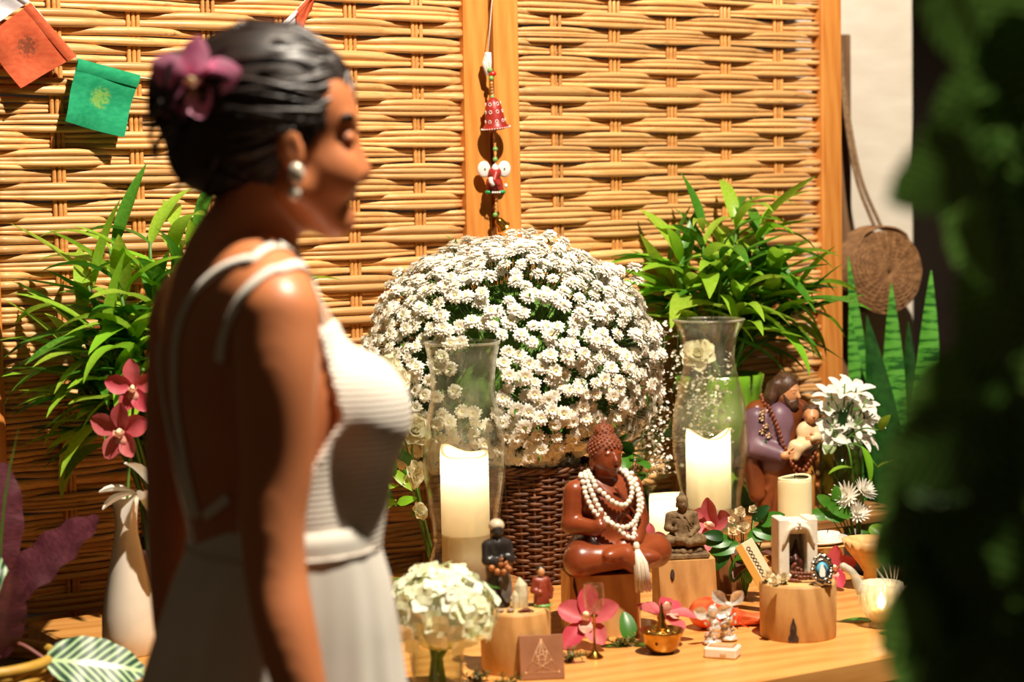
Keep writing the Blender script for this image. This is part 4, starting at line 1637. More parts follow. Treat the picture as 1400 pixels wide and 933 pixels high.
pLR = T(1092, 869)
HLR = .094
log(pLR, .0635, HLR, 'round sawn log slice carrying the white shrine and little silver frame', 1, (-PI / 2 - .28, .0075, .002, .042))
pLL = T(706, 915)
HLL = .098
log(pLL, .056, HLL, 'round sawn log slice carrying the dark saint figurine and quartz', 2)


def block(p, hw, hd, h, rz, m, label, notch=False, skew=0.0, seed=0):
    rr = random.Random(seed)
    t = thing('wood_block', label, 'wood block', p, rz, 'wooden blocks used as stands')
    pts = []
    for sx, sy in ((-1, -1), (-.8, -1), (.8, -1), (1, -.75), (1, .9), (.6, 1), (-.7, 1), (-1, .7)):
        for z in (0, h):
            pts.append((sx * hw + rr.uniform(-.003, .003) + skew * z, sy * hd + rr.uniform(-.003, .003), z))
    ob('block_body', B().hull(pts), m, t, smooth=False)
    return t


pB1 = T(822, 863)
HB1 = .106
blk = block(pB1, .063, .05, HB1, .16, m_log, 'squared wooden stump under the large wooden buddha', seed=4)
ob('split', B().hull([(-.0655, -.045, .03), (-.0655, -.037, .04), (-.06, -.046, HB1 - .004), (-.056, -.054, HB1 + .001), (-.05, -.0535, HB1 - .03)]), m_crack, blk, smooth=False)
pB2 = T(937, 836)
HB2 = .1
blk2 = block(pB2, .052, .045, HB2, .1, m_log, 'pale wooden stump with a knot under the little stone buddha', skew=-.04, seed=6)
ob('knot', B().ball((-.031, -.0465, .075), (.004, .002, .011), 10, 8), m_crack, blk2)
pB3 = T(991, 806)
HB3 = .086
block(pB3, .036, .034, HB3, .35, m_logd, 'dark brown wooden block behind the stone buddha stump', seed=8)

# ================================================================== shrine log
ltop = V((pLR.x, pLR.y, TZ + HLR + .0008))
m_plaster = mat('shrine_white', hexc(236, 226, 206), hexc(220, 208, 186), 0.7, 30, bump=.3)
sh = thing('niche_shrine', 'small white arched shrine box with a dark grotto figure inside, on the log', 'shrine', ltop + V((-.002, .03, 0)), .12)
kk = pLR.y / FPX
W2, HS, DP = 27.5 * kk, 84 * kk, .026
ob('back_panel', B().box((0, DP, HS * .48), (W2 * .95, .002, HS * .48)), m_plaster, sh, smooth=False)
for sx in (-1, 1):
    ob('side_pillar', B().bbox((sx * (W2 - .009), 0, HS * .5), (.009, DP, HS * .5), .0015), m_plaster, sh, smooth=False)
ob('base_plate', B().bbox((0, 0, .004), (W2, DP, .004), .001), m_plaster, sh, smooth=False)
ob('lintel', B().bbox((0, 0, HS * .86), (W2 - .017, DP, HS * .1), .001), m_plaster, sh, smooth=False)
for sx in (-1, 1):
    pts = [(sx * .003, -DP - .002, HS * .9), (sx * W2 * .5, -DP - .003, HS * .82), (sx * W2 * .82, -DP - .002, HS * .55)]
    ob('drape', B().tube(bez(pts, 5), [.006, .006, .006, .0055, .005, .0045, .004, .0035, .003, .0025, .0015], 6), m_plaster, sh)
bb = B()
for i in range(7):
    bb.ball((R.uniform(-.014, .014), -DP - .004, HS * .9 + R.uniform(-.006, .004)), R.uniform(.003, .0045), 7, 5)
ob('rosette', B().ball((W2 * .85, -DP * .6, HS * 1.0), .005, 7, 5), m_plaster, sh)
ob('ornament', bb, m_plaster, sh)
m_grotto = mat('grotto_brown', hexc(88, 40, 26), hexc(50, 20, 14), .35, 80, bump=.6)
ss = SDF((-.02, -.025, 0), (.02, .02, .065), .0014)
ss.cap((0, 0, .004), (0, 0, .035), .012, .007, .003).cap((0, 0, .035), (.001, 0, .057), .006, .002, .003)
for i in range(10):
    ss.ell((R.uniform(-.01, .01), R.uniform(-.012, -.002), R.uniform(.004, .03)), (.005, .005, .006), k=.003)
grf = link('grotto_figure', ss.build('grotto_figure', m_grotto), sh, loc=(.0, -DP * .2, .007))
# rosebuds, seeds, frame on the log
m_rose = leafmat('rose_cream', hexc(246, 234, 206), hexc(236, 216, 172), None, .6, .2, 0, .08)
me_rose = [ruffle('bloom', R, m_rose, ((4, .5, 1.35), (5, .75, 1.1), (6, .95, .8), (6, 1.05, .55))) for _ in range(3)]
for i, (px, py, sz) in enumerate(((1049, 783, .0135), (1072, 786, .0135), (1060, 790, .0135))):
    p = T(px, py + 13, TZ + HLR + .001)
    t = thing('dried_rosebud', ('dried cream rosebud at the left rim of the shrine log', 'dried cream rosebud against the white shrine pillar', 'dried cream rosebud lying on the front rim of the shrine log')[i], 'flower', p, 0, 'dried rosebuds on the shrine log')
    d = V((R.uniform(-.4, .4), -.6, .8)).normalized()
    link('bloom', me_rose[i], t, m=frame(V((0, 0, sz * .45)), d.orthogonal(), d) @ Matrix.Scale(sz, 4))
    ob('sepal', B().ball((0, 0, sz * .2), (sz * .4, sz * .4, sz * .2), 8, 5), m_mid, t)
m_seed = mat('seed_brown', hexc(134, 72, 40), hexc(98, 48, 26), .45, 60, rand=.25)
rs0 = T(1105, 795, TZ + HLR + .001)
ros = thing('seed_rosary', 'coiled rosary of brown seed beads at the foot of the white shrine', 'rosary', rs0)
me_seed = B().ball((0, 0, 0), (.0055, .0034, .0034), 8, 5).mesh('bead', m_seed)
for i in range(54):
    a = i / 54 * 4 * PI
    r = 1 - .25 * (i / 54)
    p = V((.034 * r * math.cos(a), .013 * r * math.sin(a) - .002, .0034 + .006 * (i // 18)))
    link('bead', me_seed, ros, m=Matrix.Translation(p) @ Matrix.Rotation(a + PI / 2 + R.uniform(-.4, .4), 4, 'Z'))
for i in range(8):
    link('bead', me_seed, ros, m=Matrix.Translation((-.02 + R.uniform(-.006, .006), -.005 + R.uniform(-.004, .004), .0034 + .006 * i * .5 + .004)) @ Euler((0, R.uniform(0, 1), R.uniform(0, 3))).to_matrix().to_4x4())
m_silver = mat('silver', hexc(216, 206, 190), hexc(150, 138, 120), .25, 90, metal=1.0, bump=.4)
fb = T(1125, 801, TZ + HLR + .001)
frm = thing('silver_frame', 'tiny ornate silver frame with a blue oval holy picture, leaning on the shrine', 'picture frame', fb, .2)
KF = fb.y / FPX
tilt = Matrix.Rotation(-.16, 4, 'X')
cz = 22 * KF
fbm = B()
for i in range(26):
    a = 2 * PI * i / 26
    rx_, rz2 = 13.5 * KF, 18.5 * KF
    fbm.ball((rx_ * math.cos(a), -.001 + R.uniform(-.001, .001), cz + rz2 * math.sin(a)), (.0036 + .0014 * (i % 2), .003, .0036 + .0014 * (i % 2)), 7, 5, m=tilt)
fbm.tube([(10.5 * KF * math.cos(a), -.0035, cz + 14 * KF * math.sin(a)) for a in np.linspace(0, 2 * PI, 25)], .0016, 6, m=tilt, cap=False)
fbm.ball((-9 * KF, 0, 3 * KF), (.006, .003, .004), 7, 5, m=tilt).ball((9 * KF, 0, 3 * KF), (.006, .003, .004), 7, 5, m=tilt)
ob('frame', fbm, m_silver, frm)
disc = lambda r1, r2, y: B().add([(0, y, cz)] + [(r1 * KF * math.cos(a), y, cz + r2 * KF * math.sin(a)) for a in np.linspace(0, 2 * PI, 25)[:-1]] + [(0, y + .002, cz)], [(0, 1 + (k + 1) % 24, 1 + k) for k in range(24)] + [(25, 1 + k, 1 + (k + 1) % 24) for k in range(24)], m=tilt)
pic = ob('picture', disc(10, 13.5, -.003), mat('picture_blue', hexc(70, 160, 196), hexc(110, 190, 214), .3, 300), frm)
fig = B()
fig.add([(x * KF, -.0036, cz + z * KF) for x, z in ((-3.5, -10), (3, -10), (5, -4), (3.5, 2), (1, 8), (-1.5, 7.5), (-4, 0), (-5, -6))], [tuple(range(8))], m=tilt)
ob('printed_figure', fig, mat('picture_white', hexc(236, 232, 220)), pic)
fig = B()
fig.add([(x * KF, -.0037, cz + z * KF) for x, z in ((3, -10), (7, -6), (5.5, 1), (2.5, 7), (1.5, 5), (4, -1))], [tuple(range(6))], m=tilt)
ob('printed_robe', fig, mat('picture_dark', hexc(40, 50, 70)), pic)  # dark printed robe of the figure in the picture

# ================================================================== pedestal dish with plate and candles
m_pale = wood('pale_wood', hexc(226, 182, 118), hexc(198, 150, 88), 6, (2, 10, 10), .5, .1, .02)
ZP = .052
pd = T(1113, 775)
ped = tag(ob('pedestal_dish', B().lathe([(.036, 0), (.036, .004), (.016, .012), (.012, .03), (.03, .042), (.07, .047), (.086, ZP), (.082, ZP), (.05, ZP - .003), (.0001, ZP - .004)], 40), m_pale, loc=pd), 'pale turned wooden pedestal dish behind the shrine log', 'dish')
KP = pd.y / FPX
m_plate = mat('plate_white', hexc(238, 232, 220), rough=.2)
pz = TZ + ZP - .003
pla = tag(ob('white_plate', B().lathe([(.03, 0), (.055, .002), (.072, .009), (.07, .0105), (.05, .005), (.0001, .004)], 40), m_plate, loc=(pd.x, pd.y, pz)), 'shallow white plate on the pedestal dish, under the unlit candle', 'plate')
cu = V((pd.x - 26 * KP, pd.y - .0, pz + .0052))
cn = candle(cu, 23.5 * KP, 88 * KP, 'unlit ivory pillar candle standing in front of the saint statue', lambda a: .002 * math.cos(a - .5) + .0015 * math.sin(2 * a), False, .0036)
tl_ = V((pd.x + 17 * KP, pd.y - .016, pz + .0052))
t = thing('flat_candle', 'low flat white candle on the plate beside the unlit pillar', 'candle', tl_)
ob('wax_body', B().lathe([(.024, 0), (.025, .002), (.025, .016), (.0235, .0175), (.02, .0165), (.0001, .016)], 30), mat('wax_white', hexc(240, 236, 226), sss=.2), t)
ob('wick', B().tube([(0, 0, .015), (.001, 0, .023)], .001, 5), m_wick_, t)

# low white chrysanthemum with leaves right of the dish
ch0 = T(1150, 770)
chr_ = thing('chrysanthemum', 'spiky white chrysanthemums with round green leaves right of the pedestal dish', 'flowers', (ch0.x + .045, ch0.y + .07, TZ))
co = V(chr_.location)
b = B()
for ring, (n, L, e) in enumerate(((18, 1, .1), (16, .9, .45), (13, .75, .8), (8, .5, 1.2))):
    for i in range(n):
        a = 2 * PI * i / n + ring * .3
        b.leaf(L * R.uniform(.9, 1.1), .16, -.5, .2, 3, 1, 'petal', m=frame((0, 0, 0), (math.cos(a) * math.cos(e), math.sin(a) * math.cos(e), math.sin(e))))
me_chr = b.mesh('bloom', m_white)
for px, py, sz, dr in ((1158, 680, .036, (-.5, -.7, .5)), (1172, 702, .03, (.0, -.8, .5)), (1180, 672, .03, (.5, -.6, .6))):
    p = at(px, py, co.y - .02) - co
    d = V(dr).normalized()
    link('bloom', me_chr, chr_, m=frame(p, d.orthogonal(), d) @ Matrix.Scale(sz, 4))
    ob('stem', B().tube(bez([p, p * .6, V((0, 0, 0.001))], 4), .003, 6), m_stem, chr_)
for px, py, dx, dz, L in ((1130, 690, -.6, .6, .04), (1125, 700, -.9, .1, .045), (1140, 698, -.3, .3, .04), (1135, 683, 0, .8, .035), (1156, 700, -.5, .2, .045), (1182, 716, .3, -.2, .05), (1148, 704, -.8, .2, .045), (1185, 725, .8, .2, .05)):
    p = at(px + 8, py + 4, co.y - .03) - co
    ob('leaf', B().leaf(L, L * .62, .5, .25, 6, 2, 'round'), m_mid if dz > 0 else m_lime, chr_, m=frame(p, (dx, -.3, dz), (0, -1, .5)))
    ob('stem', B().tube([p, p * .5, V((0, 0, .001))], .0014, 4), m_stem, chr_)

# fluted shell bowl, partly behind the foreground leaves
bs = T(1190, 806)
KS = bs.y / FPX
ob_ = ob('fluted_bowl', B().lathe([(12 * KS, 0), (14 * KS, 3 * KS), (10 * KS, 12 * KS), (9 * KS, 24 * KS), (16 * KS, 36 * KS), (32 * KS, 56 * KS), (39 * KS, 70 * KS), (37 * KS, 70 * KS), (28 * KS, 56 * KS), (0.0001, 42 * KS)], 64, wob=lambda a, z: .03 * math.sin(a * 18) * (z > 30 * KS)), m_pale, loc=bs)
tag(ob_, 'fluted pale footed bowl next to the chrysanthemums', 'bowl')

# glass bird tealight holder
gb = T(1205, 857)
KG = gb.y / FPX
m_press = glassmat('pressed_glass', (.9, .88, .78, 1), .08, 1.5, dirt=.8, haze=.3)
bird = thing('bird_candle_holder', 'ribbed glass bird shaped tealight holder with a glowing candle', 'candle holder', gb, -.1)
KGm = KG
bb = B()
bb.lathe([(17 * KG, 0), (18 * KG, 3 * KG), (12 * KG, 7 * KG), (20 * KG, 14 * KG), (30 * KG, 30 * KG), (32 * KG, 48 * KG), (29 * KG, 62 * KG), (27.5 * KG, 62 * KG), (30 * KG, 48 * KG), (28 * KG, 30 * KG), (18 * KG, 16 * KG), (0.0001, 12 * KG)], 64, wob=lambda a, z: .035 * math.sin(a * 16) * (z > 8 * KG))
ob('bowl', bb, m_press, bird)
ob('neck', B().tube(bez([(-26 * KG, 0, 48 * KG), (-34 * KG, 0, 66 * KG), (-42 * KG, 0, 78 * KG), (-52 * KG, 0, 84 * KG), (-57 * KG, 0, 81 * KG)], 5), [.011, .0105, .01, .0095, .009, .0085, .008, .0075, .007, .007, .0065, .0065, .006, .006, .0065, .007, .006, .0045, .003, .002, .001][:21], 9), m_press, bird)
for i in range(5):
    a = -.9 + i * .32
    ob('tail_feather', B().leaf(.05 - .004 * abs(i - 2), .014, -.5, .3, 6, 1, 'petal', m=Matrix.Translation((8 * KG + i * 3 * KG, (i - 2) * .007, 58 * KG)) @ frame((0, 0, 0), (-.25 + i * .2, (i - 2) * .15, 1), (-1, 0, .2))), m_press, bird)
tcup = B().lathe([(.0001, 0), (.018, 0), (.019, .012), (.0185, .014), (.0175, .011), (.0001, .011)], 24, (0, 0, 13.5 * KG))
tea = ob('tealight', tcup, m_wax, bird)
ob('flame', B().lathe([(0, 0), (.006, .006), (.008, .013), (.005, .022), (0, .032)], 12, (0, 0, 13.5 * KG + .012)), m_flame, tea)
l = bpy.data.lights.new('tealight_light', 'POINT')
l.energy = .4
l.color = (1, .8, .5)
l.shadow_soft_size = .01
o = bpy.data.objects.new('tealight_light', l)
COL.objects.link(o)
o.parent = bird
o.location = (0, 0, 13.5 * KG + .03)
for i, (px, py, dx, dy, L, lab) in enumerate(((1196, 850, -1, -.05, .065, 'fallen green leaf lying left of the glass bird holder'), (1200, 866, .7, -.5, .05, 'fallen green leaf lying in front of the glass bird holder'), (862, 884, -1, -.15, .05, 'green leaf lying flat in front of the buddha stump'), (866, 884, .7, -.1, .04, 'small green leaf lying beside the brass bowl'))):
    p = T(px, py)
    o = ob('fallen_leaf', B().leaf(L, L * .42, .1, .25, 6, 2, 'round' if i > 1 else 'lance'), m_mid, m=Matrix.Translation((p.x, p.y, TZ + .001)) @ frame((0, 0, 0), (dx, dy, 0.06)))
    tag(o, lab, 'leaf', 'fallen leaves on the table')
pu_ = T(862, 880)
o = ob('fallen_leaf', B().leaf(.055, .03, .5, .2, 7, 2, 'round'), m_mid, m=frame(pu_ + V((0, 0, .001)), (-.1, .25, .9), (.2, -1, .1)))
tag(o, 'glossy green leaf standing upright against the buddha stump', 'leaf', 'fallen leaves on the table')

# ================================================================== small altar pieces
# orchid blooms lying about
loose_orchid(803, 884, TZ, 'open pink orchid bloom lying before the large buddha stump', (-.1, -.8, .6), .058, 21)
loose_orchid(907, 877, TZ, 'half closed pink orchid bloom behind the brass bowl', (.3, -.2, .9), .056, 22)
loose_orchid(977, 753, TZ + HB3, 'pink orchid bloom beside the little stone buddha', (-.55, -.6, .4), .056, 23)
loose_orchid(889, 762, TZ + HB2, 'pale pink orchid bloom between the buddha knee and the stone buddha', (-.2, -.9, .3), .036, 24)
loose_orchid(1143, 804, TZ, 'magenta pink orchid bloom behind the shrine log', (-.3, -.8, .5), .045, 25)

# brass butter lamp
bl = T(905, 893)
KB = bl.y / FPX
lamp = thing('brass_bowl', 'small brass offering bowl with crumpled gold and a pointed finial', 'bowl', bl)
ob('cup', B().lathe([(.0001, 0), (15 * KB, 0), (17 * KB, 2 * KB), (22 * KB, 8 * KB), (26 * KB, 20 * KB), (30 * KB, 29 * KB), (31 * KB, 33 * KB), (29.5 * KB, 33 * KB), (25 * KB, 21 * KB), (0.0001, 19 * KB)], 40), m_brass, lamp)
ob('dark_mark', B().ball((-9 * KB, -24.3 * KB, 18 * KB), (2.2 * KB, .5 * KB, 2.6 * KB), 8, 5), m_crack, lamp)
gs_ = SDF((-.035, -.035, .015), (.035, .035, .055), .0016)
for i in range(40):
    a = R.uniform(0, 6.28)
    r = R.uniform(0, 23 * KB)
    gs_.ell((r * math.cos(a), r * math.sin(a), 27 * KB + R.uniform(0, 5 * KB) * (1 - r / (30 * KB))), (.006, .005, .004), k=.002)
link('gold_leaf', gs_.build('gold_leaf', mat('gold_foil', hexc(236, 196, 110), hexc(196, 146, 60), .22, 120, metal=1.0)), lamp)
ob('finial', B().lathe([(8 * KB, 28 * KB), (9 * KB, 36 * KB), (5 * KB, 44 * KB), (6.5 * KB, 50 * KB), (3 * KB, 57 * KB), (2.5 * KB, 64 * KB), (0, 72 * KB)], 16), m_brass, lamp)

# cordial glass on a brass stem
gl = T(813, 900)
KC = gl.y / FPX
cg = thing('stem_glass', 'tiny clear glass cup on a thin brass stem before the buddha stump', 'glass', gl)
ob('brass_stem', B().lathe([(12.5 * KC, 0), (12 * KC, 2 * KC), (5 * KC, 8 * KC), (2 * KC, 14 * KC), (1.5 * KC, 36 * KC), (2.2 * KC, 46 * KC), (2 * KC, 56 * KC), (6 * KC, 60 * KC), (.0001, 61 * KC)], 20), m_brass, cg)
ob('cup', B().lathe([(.0001, 61 * KC), (6 * KC, 62 * KC), (13 * KC, 72 * KC), (15 * KC, 88 * KC), (13.5 * KC, 104 * KC), (12.6 * KC, 104 * KC), (14 * KC, 88 * KC), (12 * KC, 74 * KC), (.0001, 65 * KC)], 28), m_clear, cg)

# crystal figurines
s = NT('crystal')
gl_ = s.n('ShaderNodeBsdfGlass')
gl_.inputs['IOR'].default_value = 1.5
gl_.inputs['Color'].default_value = (.98, .95, .9, 1)
gl_.inputs['Roughness'].default_value = .05
s.l(gl_.outputs[0], s.out.inputs[0])
m_cry = s.m
m_sil2 = mat('silver_foil', hexc(244, 236, 226), hexc(214, 200, 184), .15, 150, metal=.35, coat=.6, bump=.8, bscale=200)
for i, (px, py, lab) in enumerate(((974, 882, 'shiny silver figurine with folded wings beside the red pouch'), (996, 877, 'shiny silver figurine with upraised wings before the red pouch'))):
    p = T(px, py)
    kq = p.y / FPX
    t = thing('crystal_figurine', lab, 'figurine', p, .3 - i * .5, 'silver figurines before the red pouch')
    q = SDF((-.035, -.03, 0), (.035, .03, .1), .0015)
    q.ell((0, 0, .005), (.016, .013, .005), k=.003)
    for j in range(5):
        q.ell((R.uniform(-.005, .005), R.uniform(-.004, .002), .011 + j * .0085), (.0105 - j * .0007, .0095 - j * .0006, .0065), k=.003)
    q.ell((0, -.002, .058), (.0085, .0085, .0095), k=.002)
    link('figure', q.build('figure', m_sil2), t)
    for sx in (-1, 1):
        w_ = B().leaf(.034, .022, -.5, .1, 6, 2, 'petal', cup=.4, m=frame((sx * .004, .004, .046 + i * .014), (sx * .8, .1, .35 + i * .55), (0, -1, .2)))
        w_.leaf(.034, .022, -.5, .1, 6, 2, 'petal', cup=.4, m=Matrix.Translation((0, .0012, 0)) @ frame((sx * .004, .004, .046 + i * .014), (sx * .8, .1, .35 + i * .55), (0, -1, .2)))
        ob('wing', w_, m_sil2, t)
    fb_ = B()
    for j in range(14):
        a = j * 2.4
        fb_.hull([(.011 * math.cos(a) + R.uniform(-.004, .004), .009 * math.sin(a) + R.uniform(-.004, .004), .008 + j * .003 + R.uniform(-.004, .004)) for _ in range(8)])
    ob('crystal_facets', fb_, m_sil2, t, smooth=False)

# red organza pouch
pp = T(988, 858)
pou = thing('organza_pouch', 'glossy red and orange fabric pouch lying beside the pale wooden stump', 'pouch', pp, .25)
m_pouch = mat('red_satin', hexc(214, 62, 34), hexc(232, 112, 60), .28, 40, bump=.5, bscale=60, spec=.6)
q = SDF((-.08, -.05, -.002), (.1, .05, .08), .0022)
q.ell((-.025, 0, .027), (.036, .03, .028), k=.008).ell((-.03, -.012, .03), (.022, .02, .02), k=.006).cap((0, 0, .02), (.06, .0, .01), .02, .008, .012).ell((.062, 0, .011), (.026, .022, .009), k=.008)
for i in range(7):
    a = i * .9
    q.ell((-.02 + .026 * math.cos(a), -.012 + .018 * math.sin(a), .034 + R.uniform(-.008, .01)), (.011, .01, .01), k=.005)
for i in range(6):
    q.cap((.0, R.uniform(-.015, .015), .026), (.075, -.02 + i * .008, .012), .003, .003, .003)
q.cut((0, 0, 0.0005), (0, 0, -1))
link('bag', q.build('bag', m_pouch), pou)
ob('gathered_neck', B().lathe([(.016, -.004), (.011, 0), (.016, .004)], 16, m=Matrix.Translation((.024, 0, .0165)) @ Matrix.Rotation(PI / 2, 4, 'Y'), wob=lambda a, z: .1 * math.sin(a * 7)), m_pouch, pou)
ob('ties', B().tube(bez([(.024, -.014, .02), (.02, -.03, .012), (.035, -.034, .004)], 5), .0012, 5), m_rbead, pou)

# card box
cbx = T(988, 898)
t = thing('card_box', 'small white box with a red bordered printed lid at the table front', 'box', cbx, -.35)
ob('box_body', B().bbox((0, 0, .009), (.027, .02, .009), .003), mat('box_white', hexc(236, 220, 200), rough=.35), t, smooth=False)
ob('lid_print', B().box((0, 0, .0182), (.021, .0145, .0004)), mat('print_red', hexc(196, 70, 56), rough=.4), t, smooth=False)
ob('lid_panel', B().box((0, 0, .0187), (.019, .0125, .0004)), mat('print_tan', hexc(226, 170, 120), hexc(206, 140, 96), .4, 120), t, smooth=False)
ob('catch', B().box((.006, -.0203, .009), (.005, .0006, .002)), mat('box_catch', hexc(214, 196, 170)), t, smooth=False)

# plaque with triangle engraving
pq = T(742, 930)
KQ = pq.y / FPX
plq = thing('engraved_plaque', 'brown square plaque engraved with a triangle grid, leaning on the log slice', 'plaque', pq, .12)
lean = Matrix.Rotation(-.285, 4, 'X')
hwq, hq = 31 * KQ, 62 * KQ
m_plq = mat('plaque_brown', hexc(150, 100, 66), hexc(130, 82, 52), .5, 20)
ob('board', B().bbox((0, 0, hq / 2), (hwq, .003, hq / 2), .001, m=lean), m_plq, plq, smooth=False)
eng = B()
A_, B_, C_ = V((0, 0, hq * .88)), V((-hwq * .74, 0, hq * .16)), V((hwq * .74, 0, hq * .16))


def eline(p, q):
    eng.tube([p + V((0, -.0032, 0)), q + V((0, -.0032, 0))], .0006, 4, m=lean)


for p, q in ((A_, B_), (B_, C_), (C_, A_)):
    eline(p, q)
for t_ in (.35, .62):
    eline(A_.lerp(B_, t_), A_.lerp(C_, t_))
eline(A_.lerp(B_, .35), B_.lerp(C_, .5))
eline(A_.lerp(C_, .35), B_.lerp(C_, .5))
eline(A_.lerp(B_, .62), C_.lerp(B_, .15))
eline(A_.lerp(C_, .62), B_.lerp(C_, .15))
eline(A_, B_.lerp(C_, .35))
eline(A_, B_.lerp(C_, .65))
eline(A_.lerp(B_, .62), A_.lerp(C_, .35))
eline(A_.lerp(C_, .62), A_.lerp(B_, .35))
for p in (A_, B_, C_):
    eng.ball(p + V((0, -.003, 0)), (.0022, .0008, .0022), 8, 5, m=lean)
ob('engraving', eng, mat('engraving_pale', hexc(206, 160, 116), rough=.5), plq)

# fan card strip behind the rosebuds, greens and dark petals between block and shrine
pf = T(1072, 838)
KF2 = pf.y / FPX
fan = thing('patterned_card', 'tall cream card with a printed row of rings, leaning behind the rosebuds', 'card', pf + V((0, 0, .006)), .1)
ln = Matrix.Rotation(.5, 4, 'Y').inverted() @ Matrix.Rotation(-.1, 4, 'X')
m_card = mat('card_cream', hexc(238, 224, 184), rough=.6)
ob('card_edge', B().box((-11 * KF2, 0, 54 * KF2), (5 * KF2, .003, 54 * KF2), m=ln), mat('card_gold', hexc(214, 158, 70), rough=.5), fan, smooth=False)
ob('card_face', B().box((2 * KF2, 0.001, 54 * KF2), (9 * KF2, .003, 54 * KF2), m=ln), m_card, fan, smooth=False)
rg = B()
for i in range(13):
    c_ = V((-1 * KF2, -.0025, (26 + i * 6) * KF2))
    rg.tube([c_ + V((2.6 * KF2 * math.cos(a), 0, 2.6 * KF2 * math.sin(a))) for a in np.linspace(0, 2 * PI, 9)], .0006, 4, m=ln, cap=False)
ob('printed_rings', rg, mat('ink_black', (.015, .012, .01, 1)), fan)

gr0 = T(1020, 818)
grn = thing('rose_greenery', 'cluster of cream rosebuds and broad green leaves beside the dark wooden block', 'flowers', (gr0.x, gr0.y + .01, TZ))
g0 = V(grn.location)
for px, py, sz in ((1016, 722, .0145), (1012, 702, .013), (1000, 728, .012), (1040, 708, .012), (1048, 718, .01), (1000, 712, .009), (1030, 698, .010)):
    p = at(px, py, g0.y - .03) - g0
    d = V((R.uniform(-.3, .3), -.8, .5)).normalized()
    link('rosebud', R.choice(me_rose), grn, m=frame(p, d.orthogonal(), d) @ Matrix.Scale(sz, 4))
    ob('stem', B().tube([p, p * .5 + V((0, .01, 0)), V((0, 0, .001))], .0014, 4), m_stem, grn)
for px, py, dx, dz, L, mm in ((1010, 745, -.9, -.1, .055, m_mid), (1000, 740, -1, .1, .05, m_mid), (1018, 740, .5, -.5, .05, m_deep), (1030, 725, .9, -.1, .055, m_mid), (1038, 716, .6, .3, .05, m_mid), (1015, 755, -.2, -.9, .05, m_mid), (1022, 735, 1, .3, .05, m_mid), (1010, 765, -.3, -.9, .045, m_deep),
                              (1018, 770, .2, -.8, .04, m_mid), (990, 735, -.6, .2, .04, m_deep), (1030, 712, .4, .5, .04, m_deep), (995, 752, -.5, -.6, .045, m_deep)):
    p = at(px, py, g0.y - .035) - g0
    ob('leaf', B().leaf(L, L * .55, .6, .25, 7, 2, 'round'), mm, grn, m=frame(p, (dx, -.3, dz), (0, -1, .5)))
    ob('stem', B().tube([p, p * .5, V((0, 0, .001))], .0013, 4), m_stem, grn)
m_dpet = leafmat('dark_petal', hexc(96, 60, 48), hexc(130, 86, 70), None, .6, .2)
for i in range(7):
    p = at(1024 + R.uniform(-8, 8), 764 + R.uniform(-14, 14), g0.y - .05) - g0
    ob('dry_leaf', B().leaf(.04, .024, .7, .2, 5, 2, 'petal', cup=.4), m_dpet, grn, m=frame(p, (R.uniform(-1, 1), -.6, R.uniform(-.4, .6))))

# rosemary twigs
def twig(px, py, label, seed, n=4, L=.05):
    rr = random.Random(seed)
    p = T(px, py)
    t = thing('herb_sprig', label, 'sprig', p, 0, 'dry herb sprigs')
    lv = B()
    st = B()
    for i in range(n):
        a = rr.uniform(0, 6.28)
        pts = bez([V((0, 0, .001)), V((math.cos(a) * L * .4, math.sin(a) * L * .3, L * .25)), V((math.cos(a) * L, math.sin(a) * L * .6, L * rr.uniform(.2, .7)))], 5)
        st.tube(pts, .0009, 4)
        for q in pts:
            for k in range(3):
                d = V((rr.uniform(-1, 1), rr.uniform(-1, 1), rr.uniform(-.4, 1)))
                lv.leaf(rr.uniform(.007, .012), .0034, .2, .2, 2, 1, 'lance', m=frame(q, d))
    ob('stem', st, m_dstem, t)
    ob('needles', lv, m_olive, t, kind='stuff')


m_olive = leafmat('olive_leaf', hexc(84, 78, 30), hexc(128, 112, 50), None, .5, .2)
twig(652, 934, 'dry olive herb sprig between hydrangea and plaque', 1, 7, .026)
twig(690, 941, 'dry olive herb sprig in front of the log slice', 2, 6, .026)
twig(776, 905, 'dry rosemary sprig right of the engraved plaque', 3, 6, .035)
twig(848, 884, 'small dry herb sprig beside the fallen leaves', 4, 6, .03)
tube_p = T(876, 800)
o = ob('glass_tube', B().lathe([(.0001, 0), (.009, 0), (.009, .1), (.0078, .1), (.0078, .004), (.0001, .003)], 18), m_clear, loc=tube_p)
tag(o, 'slim clear glass tube left of the short lit candle', 'vase')

# ================================================================== statues
R = random.Random(55)
m_teak = mat('carved_wood', hexc(144, 68, 34), hexc(114, 50, 24), .32, 9, (1, 1, 3), spec=.5, coat=.15, bump=.08, bscale=60)
m_teakd = mat('carved_wood_hair', hexc(150, 78, 42), hexc(112, 52, 26), .5, 200, bump=1.0, bscale=420)


